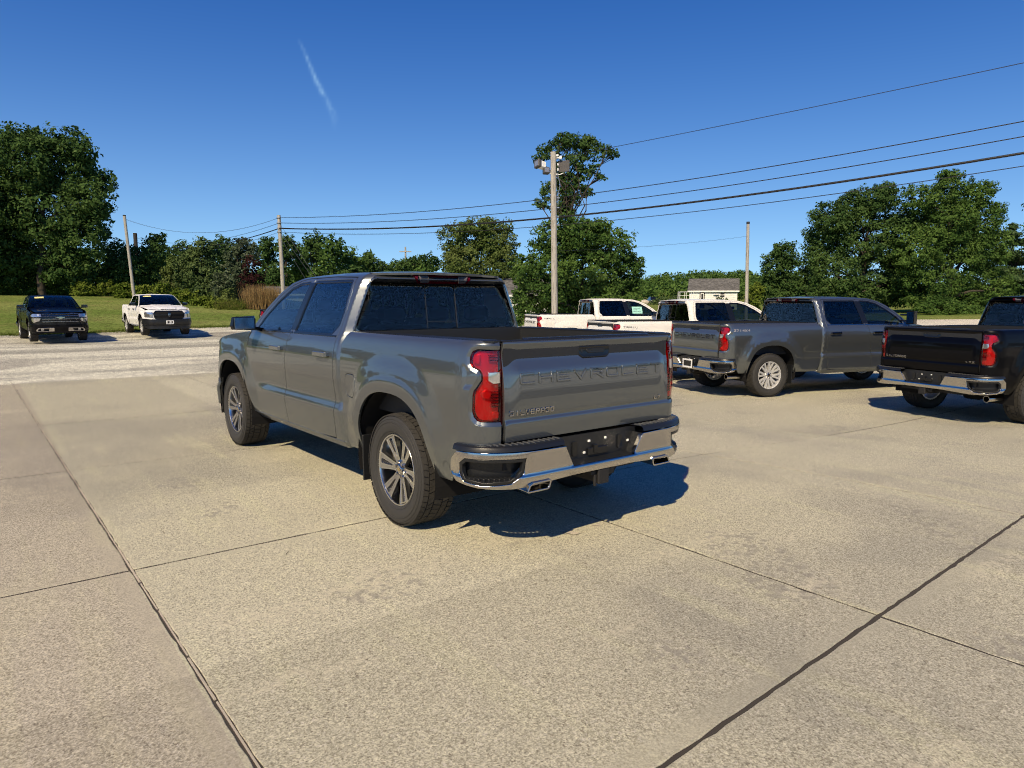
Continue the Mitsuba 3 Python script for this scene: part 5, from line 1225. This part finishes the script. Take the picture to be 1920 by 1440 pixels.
    ('broadleaf_tree', 'dark tree behind the spiky young tree', 'tree', (-46.07, 84.00, 2.52), [(-45.24, 82.84, 5.50, 1.93, 1.55, 1.81), (-46.81, 84.19, 4.55, 1.35, 1.24, 1.55), (-44.94, 83.57, 4.53, 1.35, 1.24, 1.55)], 0.36, 'leaf_dark', 0.9, 1.0),
]

for i, (kind, label, category, base, blobs, size, mat, dens, flat) in enumerate(TREES):
    grow(kind, label, category, base, blobs, size, mat, dens, flat, 100 + i)

# trees out of the picture to the left and behind, which the truck's paint and glass mirror
rng = np.random.default_rng(77)
spots = [(-112 + 3 * math.sin(i * 2.1), 96 - 13 * i, 10.0 + .8 * math.sin(i * 1.7)) for i in range(13)] + [(96, 22, 9), (98, 6, 8), (95, -10, 9)]
for i, (x, y, h) in enumerate(spots):
    z = float(Zg(x, y))
    bl = [(x + rng.normal(0, 1.5), y + rng.normal(0, 4.0), z + h * k, h * rng.uniform(.26, .34), h * rng.uniform(.36, .46), h * rng.uniform(.20, .26)) for k in (.22, .38, .5, .6, .72, .74)]
    grow('broadleaf_tree', 'dark roadside tree outside the picture, mirrored in the grey paint', 'tree', (x, y, z), bl, .5, 'leaf_dark', 1.1, 1.0, 300 + i)
    labels[[k for k in labels if k.startswith('broadleaf_tree') and '__' not in k][-1]]['group'] = 'trees outside the picture'

# grass blades on the lawn and along the edge of the gravel, dry tall grass by the purple bush
def blades(xy, hmin, hmax, w, rng, per, spread, lean=.35):
    n = len(xy)
    b = np.repeat(xy, per, 0) + rng.normal(0, spread, (n * per, 2))
    z = Zg(b[:, 0], b[:, 1]) - .06
    h = rng.uniform(hmin, hmax, n * per)
    th = rng.uniform(0, 2 * np.pi, n * per); dx = np.stack([np.cos(th), np.sin(th)], 1)
    tip = b + rng.normal(0, lean, (n * per, 2)) * h[:, None]
    v = np.stack([np.c_[b - dx * w, z], np.c_[b + dx * w, z], np.c_[tip, z + h]], 1).reshape(-1, 3)
    return v, np.arange(len(v)).reshape(-1, 3)


rng = np.random.default_rng(21)
pts = []
for q in edge:
    if -34 < q[0] < 4:
        q = np.array(q); o = np.array([GC, GS])
        pts.append(q + o * rng.gamma(1.2, .35, (26, 1)) - o * .25 + rng.normal(0, .15, (26, 2)))
far = np.array([to_world(a, b) for a, b in zip(rng.uniform(39, 58, 9000), rng.uniform(-14, 14, 9000))])
pts = np.vstack(pts)
put('grass', blades(pts, .05, .15, .010, rng, 6, .10), 'leaf_grass'); tag('grass', 'short mown grass of the lawn beyond the gravel', 'grass', kind='stuff')
dry = np.c_[rng.uniform(-20.3, -17.8, 330), rng.uniform(52.5, 55, 330)]
put('dry_grass', blades(dry, .7, 2.0, .022, rng, 9, .18, .16), 'leaf_tan'); tag('dry_grass', 'tall dry tan grass below the purple bush', 'dry grass', kind='stuff')
dry = np.c_[rng.uniform(-21.8, -20.0, 160), rng.uniform(51, 53, 160)]
put('weed_patch', blades(dry, .3, .9, .012, rng, 8, .14, .4), 'leaf_grass'); tag('weed_patch', 'ragged weeds at the lawn edge beside the grey pickup mirror', 'weeds', kind='stuff')

# distant wooded rise and the filler behind the near trees
def hillz(x, y):
    return Zg(x, y) + 7.5 * np.exp(-((x - 95) / 60) ** 2) * sst_(190, 330, y) + 3.5 * sst_(230, 420, y)


X, Y = np.meshgrid(np.linspace(-260, 330, 60), np.linspace(170, 520, 36))
v = np.stack([X, Y, hillz(X, Y) - .4], -1).reshape(-1, 3)
i, j = np.meshgrid(np.arange(35), np.arange(59), indexing='ij')
q = np.stack([i * 60 + j, i * 60 + j + 1, (i + 1) * 60 + j + 1, (i + 1) * 60 + j], -1).reshape(-1, 4)
put('wooded_rise', (v, q), 'lawn', True); tag('wooded_rise', kind='structure')
rng = np.random.default_rng(31)
n = 900
x, y = rng.uniform(20, 190, n), rng.uniform(205, 345, n)
bl = [(a, b, float(hillz(a, b)) + h * .55, h * .42, h * .42, h * .5) for a, b, h in zip(x, y, rng.uniform(3.0, 6.0, n))]
put('far_wood', crown(bl, 1.1, .55, 1.0, rng), 'leaf_green'); tag('far_wood', 'hazy green wood covering the low rise on the horizon', 'wood', kind='stuff')
n = 300
x, y = rng.uniform(-150, 10, n), rng.uniform(140, 190, n)
x = x * y / 150
bl = [(a, b, float(Zg(a, b)) + h * .5, h * .5, h * .5, h * .5) for a, b, h in zip(x, y, rng.uniform(4, 8.5, n))]
put('wood_backdrop', crown(bl, .9, .6, 1.0, rng), 'leaf_green'); tag('wood_backdrop', 'dense low wood filling the distance behind the wires', 'wood', kind='stuff')

# ------------------------------------------------------------------ poles and wires
def pole(key, label, base, top, r0, r1, mat='pole_wood'):
    key = fresh(key); z = float(Zg(base[0], base[1])) - .3
    b = np.array([base[0], base[1], z]); t_ = np.array(top, float)
    path = b + (t_ - b) * np.linspace(0, 1, 9)[:, None]
    put(f'{key}__shaft', tube(path, np.linspace(r0, r1, 9), 14), mat, 40)
    tag(key, label, 'utility pole')
    return key


lp = pole('light_pole', 'tall grey wooden pole carrying the flood lights', (2.25, 36.5), (2.10, 36.5, 9.25), .175, .145)
put(f'{lp}__wire_bracket', join([bx(1.98, 2.45, 36.60, 36.72, z - .03, z + .03) for z in (7.0, 6.5, 6.03, 5.62)]), 'galvanised')
put(f'{lp}__cable', tube([(2.32, 36.42, 8.2), (2.46, 36.40, 7.6), (2.36, 36.40, 7.1), (2.36, 36.39, 6.6)], .016, 6), 'galvanised', 40)
gp = pole('utility_pole', 'bare wooden utility pole braced by guy wires', (-16.95, 52.0), (-17.09, 52.0, 8.0), .16, .125)
put(f'{gp}__insulator', join([bx(-17.22, -16.9, 51.82, 51.92, z - .05, z + .05, .02) for z in (7.81, 7.43, 7.05, 6.78)]), 'galvanised')
g2 = pole('utility_pole', 'leaning pale utility pole near the big left tree', (-29.65, 55.0), (-30.06, 55.0, 8.32), .125, .105)
put(f'{g2}__cap', tube([(-30.06, 55, 8.30), (-30.06, 55, 8.38)], .115, 10), 'dark_trim')
g3 = pole('utility_pole', 'slim bare pole on the right with a black cap', (16.80, 50.0), (16.66, 50.0, 7.18), .125, .105)
put(f'{g3}__cap', tube([(16.66, 50, 7.14), (16.66, 50, 7.30)], .118, 10), 'dark_trim')
g4 = pole('utility_pole', 'distant utility pole with a small crossarm', (-22.6, 150), (-22.68, 150, 13.4), .22, .16)
put(f'{g4}__crossarm', bx(-23.9, -21.4, 149.7, 149.85, 12.3, 12.5), 'pole_wood')
pole('utility_pole', 'short white topped pole low in the distant trees', (-40.4, 140), (-40.61, 140, 10.08), .2, .15)
pole('utility_pole', 'dark stubby pole top behind the leaning pole', (-39.9, 75), (-39.98, 75, 8.95), .22, .19, 'dark_wood')
po = pole('utility_pole', 'pole outside the right edge that the wires run to', (33.2, 12.75), (33.2, 12.75, 10.6), .16, .125)


def wire(label, pts, r, mat='wire'):
    k = put('power_line', tube(pts, r, 6), mat, True); tag(k, label, 'power line')


A0, DV = np.array([-17.05, 51.87]), np.array([19.32, -15.1])
ts = np.linspace(0, 2.6, 46)
for lab, q, r in (('topmost of the four wires right of the guyed pole', (1.026, -1.832, 7.813), .019), ('second of the four wires right of the guyed pole', (1.091, -2.02, 7.429), .019),
                  ('thick black cable, third of the four wires', (1.081, -2.101, 7.045), .047), ('lowest of the four wires right of the guyed pole', (1.134, -2.293, 6.776), .016)):
    wire(lab, [np.r_[A0 + DV * t, np.polyval(q, t)] for t in ts], r)
wire('single wire high in the right sky running to the light pole', [np.r_[A0 + DV * t, np.polyval((.396, -.136, 8.753), t)] for t in np.linspace(1, 2.6, 30)], .013)
def sag(p0, p1, s, n=24):
    k = np.linspace(0, 1, n)[:, None]
    return np.array(p0) * (1 - k) + np.array(p1) * k - np.array([0, 0, 1]) * s * 4 * k * (1 - k)
wire('thin wire from the light pole to the slim right pole', sag((2.25, 36.7, 4.3), (16.66, 50, 6.3), .15), .008)
wire('sagging wire between the leaning pole and the guyed pole', sag((-29.95, 55, 8.04), (-17.1, 52, 7.81), 1.05), .013)
for lab, z0, z1, r in (('second wire left of the guyed pole', 8.71, 7.43, .014), ('thick cable left of the guyed pole', 8.25, 7.05, .034), ('lowest wire left of the guyed pole', 7.93, 6.78, .012)):
    wire(lab, sag((-39.95, 75, z0 - .25), (-17.1, 52, z1), .95), r)
for i, (z, dx, lab) in enumerate([(7.2, 3.2, 'outer guy wire of the guyed pole'), (6.7, 2.9, 'middle guy wire of the guyed pole'), (6.2, 2.2, 'inner guy wire of the guyed pole')]):
    wire(lab, [(-16.95, 52, z), (-16.95 + dx * 1.45, 52 + .6 * i, 0.2)], .011, 'guy_wire')

# flood lights on the light pole
k = fresh('flood_light')
put(f'{k}__housing', place3(hull([(x, y, z) for x in (-.30, .30) for y in (-.05,) for z in (-.26, .26)] + [(x, y, z) for x in (-.22, .22) for y in (.22,) for z in (-.18, .18)]), [[.86, .42, 0, 2.66], [-.42, .86, .12, 36.45], [0, -.12, 1, 8.52], [0, 0, 0, 1]]), 'lamp_dark', 20)
put(f'{k}__rim', place3(bx(-.33, .33, -.085, -.05, -.29, .29, .01), [[.86, .42, 0, 2.66], [-.42, .86, .12, 36.45], [0, -.12, 1, 8.52], [0, 0, 0, 1]]), 'lamp_dark', 20)
put(f'{k}__bracket', join([tube([(2.2, 36.45, 8.15), (2.45, 36.42, 8.12), (2.66, 36.45, 8.22)], .025, 6), bx(2.30, 2.36, 36.28, 36.36, 8.55, 8.65), bx(2.30, 2.36, 36.28, 36.36, 8.30, 8.42)]), 'white_metal')
tag(k, 'large dark boxy flood light right of the pole top', 'flood light')
Mx = np.array([[.80, -.60, 0, 1.52], [.60, .80, .25, 36.42], [-.15, -.2, .96, 8.58], [0, 0, 0, 1]])
k = fresh('flood_light')
put(f'{k}__housing', place3(bx(-.17, .17, -.16, .16, -.17, .17, .03), Mx), 'white_metal', 20)
put(f'{k}__lens_frame', place3(bx(-.36, -.17, -.20, .20, -.20, .20, .02), Mx), 'lamp_dark', 20)
put(f'{k}__lens', place3(bx(-.365, -.355, -.13, .13, -.13, .13), Mx), 'lamp_glass')
tag(k, 'white backed flood light left of the pole top', 'flood light')
k = fresh('flood_light')
Mx2 = np.array([[.9, -.3, 0, 1.74], [.3, .9, .3, 36.40], [0, -.3, .95, 8.30], [0, 0, 0, 1]])
put(f'{k}__housing', place3(bx(-.17, .17, -.12, .12, -.17, .17, .03), Mx2), 'lamp_dark', 20)
put(f'{k}__lens', place3(bx(-.12, .12, -.13, -.118, -.12, .12), Mx2), 'lamp_glass')
put(f'{k}__bracket', tube([(1.74, 36.45, 8.2), (1.95, 36.45, 8.15), (2.12, 36.45, 8.35)], .022, 6), 'white_metal')
tag(k, 'small dark flood light under the white backed one', 'flood light')
k = fresh('electrical_box')
put(f'{k}__cover', bx(2.40, 2.53, 36.30, 36.42, 8.87, 9.02, .01), 'white_metal'); put(f'{k}__conduit', join([tube([(2.26, 36.35, 8.92), (2.40, 36.36, 8.94)], .03, 6), bx(2.24, 2.36, 36.30, 36.40, 9.0, 9.1, .01)]), 'white_metal')
tag(k, 'small white electrical box at the top of the light pole', 'electrical box')

# ------------------------------------------------------------------ buildings
def gable(key, label, x0, x1, y0, y1, zb, ze, zr, over=.25, rz=0.0, wall='white_siding'):
    """A plain gabled building, ridge along x; eaves on y0 and y1."""
    key = fresh(key); ym = (y0 + y1) / 2
    to = mi.ScalarTransform4f().translate([(x0 + x1) / 2, ym, 0]).rotate([0, 0, 1], math.degrees(rz)).translate([-(x0 + x1) / 2, -ym, 0])
    prof = Polygon([(y0, zb - .5), (y1, zb - .5), (y1, ze), (ym, zr - .06), (y0, ze)])
    m = trimesh.creation.extrude_polygon(prof, x1 - x0)
    v = np.array(m.vertices); v = np.stack([v[:, 2] + x0, v[:, 0], v[:, 1]], 1)
    put(f'{key}__wall', (v, np.array(m.faces)), wall, to_world=to)
    sl = (zr - ze) / (ym - y0)
    for a, b in ((y0 - over, ym), (y1 + over, ym)):
        za = ze - sl * over
        n = 7
        rows = []
        for i in range(n):                                       # courses of shingles, each lapping the one below
            f0, f1 = i / n, (i + 1.12) / n if i < n - 1 else 1
            rows.append(hull([(x, a + (b - a) * f, za + (zr - za) * f + h) for x in (x0 - over, x1 + over) for f, hs in ((f0, (.02, .055)), (f1, (.012, .028))) for h in hs]))
        put(f'{key}__roof', join(rows), 'shingle', to_world=to)
        put(f'{key}__fascia', bx(x0 - over, x1 + over, min(a - .03, a), max(a - .03, a) if a < ym else a + .03, za - .18, za + .02), 'white_siding', to_world=to)
    tag(key, label, 'building')
    return key, to


k, to = gable('shed', 'small white shed with a grey shingle roof behind the white pickups', 24.7, 30.9, 94.2, 99.0, .7, 3.38, 4.9, rz=-.30)
put(f'{k}__door', bx(26.05, 26.72, 94.13, 94.19, .9, 3.02), 'dark_trim', to_world=to); put(f'{k}__door__panel', bx(26.18, 26.60, 94.11, 94.135, 1.7, 2.92), 'white_siding', to_world=to); put(f'{k}__door__pane', bx(26.26, 26.52, 94.10, 94.115, 1.9, 2.80), 'dark_trim', to_world=to)
put(f'{k}__window', bx(28.75, 29.25, 94.13, 94.19, 2.40, 2.92), 'dark_trim', to_world=to); put(f'{k}__window__mullion', bx(28.74, 29.26, 94.11, 94.14, 2.63, 2.69), 'white_siding', to_world=to)
put(f'{k}__shelf', bx(27.85, 28.55, 94.0, 94.19, 2.62, 2.68), 'dark_trim', to_world=to)
for i in range(9):
    put(f'{k}__siding_board', bx(24.70, 30.90, 94.175, 94.205 - .0, .72 + i * .27, .72 + i * .27 + .255), 'white_siding', to_world=to)
gable('house', 'grey roofed house half hidden behind the big rounded tree', -3.2, 4.5, 79, 88, .2, 2.6, 4.5)
gable('outbuilding', 'low grey roofed outbuilding beyond the dry grass', -26.2, -20.5, 71, 77, 1.6, 2.55, 3.3)
k = fresh('stock_rack')
fr = [tube([(x, y, .9), (x, y, 3.05)], .035, 6) for x in (22.3, 23.2, 24.1) for y in (93, 94)] + [tube([(22.3, y, z), (24.1, y, z)], .03, 6) for y in (93, 94) for z in (3.05, 2.6, 2.1)] + [tube([(x, 93, z), (x, 94, z)], .03, 6) for x in (22.3, 24.1) for z in (3.05, 2.1)]
put(f'{k}__frame', join(fr), 'white_metal'); put(f'{k}__deck', bx(22.25, 24.15, 92.95, 94.05, .95, 1.05), 'white_metal')
tag(k, 'white tubular rack standing left of the white shed', 'rack')
for x, lab in ((24.2, 'left of two pale rounded boulders in the far field'), (26.5, 'right of two pale rounded boulders in the far field')):
    m = trimesh.creation.icosphere(subdivisions=3); v = np.array(m.vertices)
    v = v * (1 + .18 * (meshkit.noise(v * 1.7 + x, 2)[:, None] - .5)) * [.95, .8, .62] + [x, 140, float(Zg(x, 140)) + .35]
    k = put('boulder', (v, np.array(m.faces)), 'boulder', True); tag(k, lab, 'boulder')

# ------------------------------------------------------------------ the pickups of the lot
MAIN = build_pickup(h=.025, badge='SILVERADO', right_badge='LT')
park('grey_pickup_truck', MAIN, (-.085, 5.579, 0), 2.2428, 'paint_grey', 'large dark grey crew cab pickup in the foreground with chrome rear bumper')
CREAM_A = build_pickup(h=.06, tail_word='dark', side_word='TRAIL', wheel_kind='alloy')
CREAM_B = build_pickup(h=.06, side_word='TRAIL', wheel_kind='alloy')
HD = build_pickup(sh=.32, h=.05, tail_word='dark', side_word='Z714X4', side_word_bsdf='badge_silver', wheel_kind='alloy', mirror_big=True, hd=True)
HD2 = build_pickup(sh=.32, h=.05, tail_word=None, badge='SILVERADO', right_badge='LTZ', wheel_kind='alloy', mirror_big=True, hd=True)
ROAD = build_pickup(h=.06, wheel_kind='alloy')
WORK = build_pickup(sh=-.12, h=.06, nose='cross', wheel_kind='alloy', handle_body=False)
zg = lambda x, y: float(Zg(x, y))
park('cream_pickup_truck', CREAM_A, (1.62, 23.12, zg(1.6, 23.1)), .2303, 'paint_cream', 'farther cream white pickup with a green paper in its side window')
park('cream_pickup_truck', CREAM_B, (3.09, 16.92, zg(3.1, 16.9)), .2642, 'paint_cream', 'nearer cream white pickup overlapping the foreground tailgate')
park('heavy_pickup_truck', HD, (4.68, 14.38, zg(4.68, 14.38)), .341, 'paint_grey', 'grey heavy duty pickup parked right of the foreground pickup', sc=1.025)
park('heavy_pickup_truck', HD2, (7.56, 11.27, zg(7.63, 11.29)), .361, 'paint_black', 'glossy black heavy duty pickup cut by the right picture edge', sc=1.025)
park('black_pickup_truck', ROAD, (-21.21, 31.69, zg(-21.2, 31.7) - .02), -.871, 'paint_black', 'black pickup facing the camera on the gravel at far left')
park('white_pickup_truck', WORK, (-18.51, 35.44, zg(-18.5, 35.4) - .05), -.897, 'paint_white', 'white pickup with black bumper facing the camera on the gravel')
park('black_pickup_truck', ROAD, (-8.74, 27.25, zg(-8.7, 27.2) - .03), .35, 'paint_black', 'dark pickup showing one red tail lamp behind the grey pickup mirror')
# papers in the windows
def paper(key, label, body, pose, poly, mat, group=None, lines=True):
    fn, lift = body
    k = fresh(key)
    x, y, z, yaw = pose
    scene[f'{k}__sheet'] = {**ship(panel(poly, fn, .05, r=0, depth=.002, lift=lift)), 'to_world': T(x, y, z, yaw), 'bsdf': {'type': 'ref', 'id': mat}}
    if lines:
        x0, y0, x1, y1 = poly.bounds
        ls = [panel(sbox(x0 + (x1 - x0) * .1, y0 + (y1 - y0) * f, x0 + (x1 - x0) * g_, y0 + (y1 - y0) * f + .012), fn, .05, r=0, depth=0, lift=lift + .002) for f, g_ in ((.25, .9), (.5, .55), (.66, .8))]
        scene[f'{k}__print'] = {**ship(join(ls)), 'to_world': T(x, y, z, yaw), 'bsdf': {'type': 'ref', 'id': 'badge_dark'}}
    tag(k, label, 'paper', group)


BD = Body(0, .06)
right = lambda p: BD.cab(p) * [1, -1, 1]
right.__name__ = 'right'
paper('window_paper', 'pale green price paper in the front side window of the farther cream pickup', (right, .006), (1.62, 23.12, zg(1.6, 23.1), .2303), sbox(2.15, 1.42, 2.50, 1.64), 'paper_green')
rail_ = [(2.36, 1.858), (3.16, 1.335)]


def wshield(sh):
    rx_ = np.array([2.24, 2.44, 2.66, 2.90, 3.07, 3.16]) + sh; rz_ = np.array([1.872, 1.825, 1.725, 1.57, 1.43, 1.335]); zr_ = PchipInterpolator(rx_, rz_)
    def f(p):
        z = zr_(p[:, 0]); y = 1 + _C(z)
        return np.stack([p[:, 0], p[:, 1] * y, z + .020 * (1 - p[:, 1] ** 2)], 1)
    return f


paper('windshield_sticker', 'yellow sticker on the windshield of the far left black pickup', (wshield(0), .006), (-21.21, 31.69, zg(-21.2, 31.7) - .02, -.871), sbox(2.50, -.78, 2.62, -.36), 'paper_yellow', lines=False)
paper('windshield_sticker', 'yellow sticker on the windshield of the white pickup', (wshield(-.12), .006), (-18.51, 35.44, zg(-18.5, 35.4) - .05, -.897), affinity.scale(Point(2.44, -.58).buffer(.2), .32, 1.15), 'paper_yellow', lines=False)
# white frame round the tow socket cover on the grey heavy pickup
k = fresh('plate_frame')
scene[f'{k}__frame'] = {**mikit.ply(join([bx(-1.185, -1.178, a, b, c_, d_) for a, b, c_, d_ in ((-.16, .16, .66, .69), (-.16, .16, .52, .55), (-.16, -.13, .55, .66), (.13, .16, .55, .66))])), 'to_world': T(4.68, 14.38, zg(4.68, 14.38), .341, 1.025), 'bsdf': {'type': 'ref', 'id': 'white_plastic'}}
scene[f'{k}__cover'] = {**mikit.ply(bx(-1.18, -1.176, -.13, .13, .55, .66)), 'to_world': T(4.68, 14.38, zg(4.68, 14.38), .341, 1.025), 'bsdf': {'type': 'ref', 'id': 'gloss_black'}}
tag(k, 'white rimmed empty plate frame on the bumper of the grey heavy pickup', 'plate frame')
# far car
k = fresh('parked_car'); x, y = 28.3, 140.0; z = zg(x, y)
body = [hull([(x + a, y + b, z + c_) for a in (-.9, .9) for b in (-2.2, 2.2) for c_ in (.25, .75)] + [(x + a, y + b, z + .95) for a in (-.85, .85) for b in (-1.9, 2.1)])]
put(f'{k}__body', body[0], 'car_blue', 30)
put(f'{k}__cabin', hull([(x + a, y + b, z + .93) for a in (-.82, .82) for b in (-1.0, 1.9)] + [(x + a, y + b, z + 1.45) for a in (-.62, .62) for b in (-.2, 1.4)]), 'gloss_black', 30)
put(f'{k}__headlight', join([bx(x + s * .66 - .2, x + s * .66 + .2, y - 2.25, y - 2.18, z + .58, z + .75) for s in (1,)]), 'white_plastic'); put(f'{k}__headlight', bx(x - .86, x - .46, y - 2.25, y - 2.18, z + .58, z + .75), 'white_plastic')
for s in (1, -1):
    for b in (-1.4, 1.4):
        put(f'{k}__wheel', place3(lathe([(0, -.1), (.32, -.1), (.32, .1), (0, .1)], 20), [[0, 1, 0, x + s * .8], [1, 0, 0, y + b], [0, 0, 1, z + .32], [0, 0, 0, 1]]), 'rubber')
tag(k, 'tiny dark blue car parked in the far field', 'car')
for key in [k for k in scene if k.endswith('__crown') or k.endswith('__foliage')]:
    pass
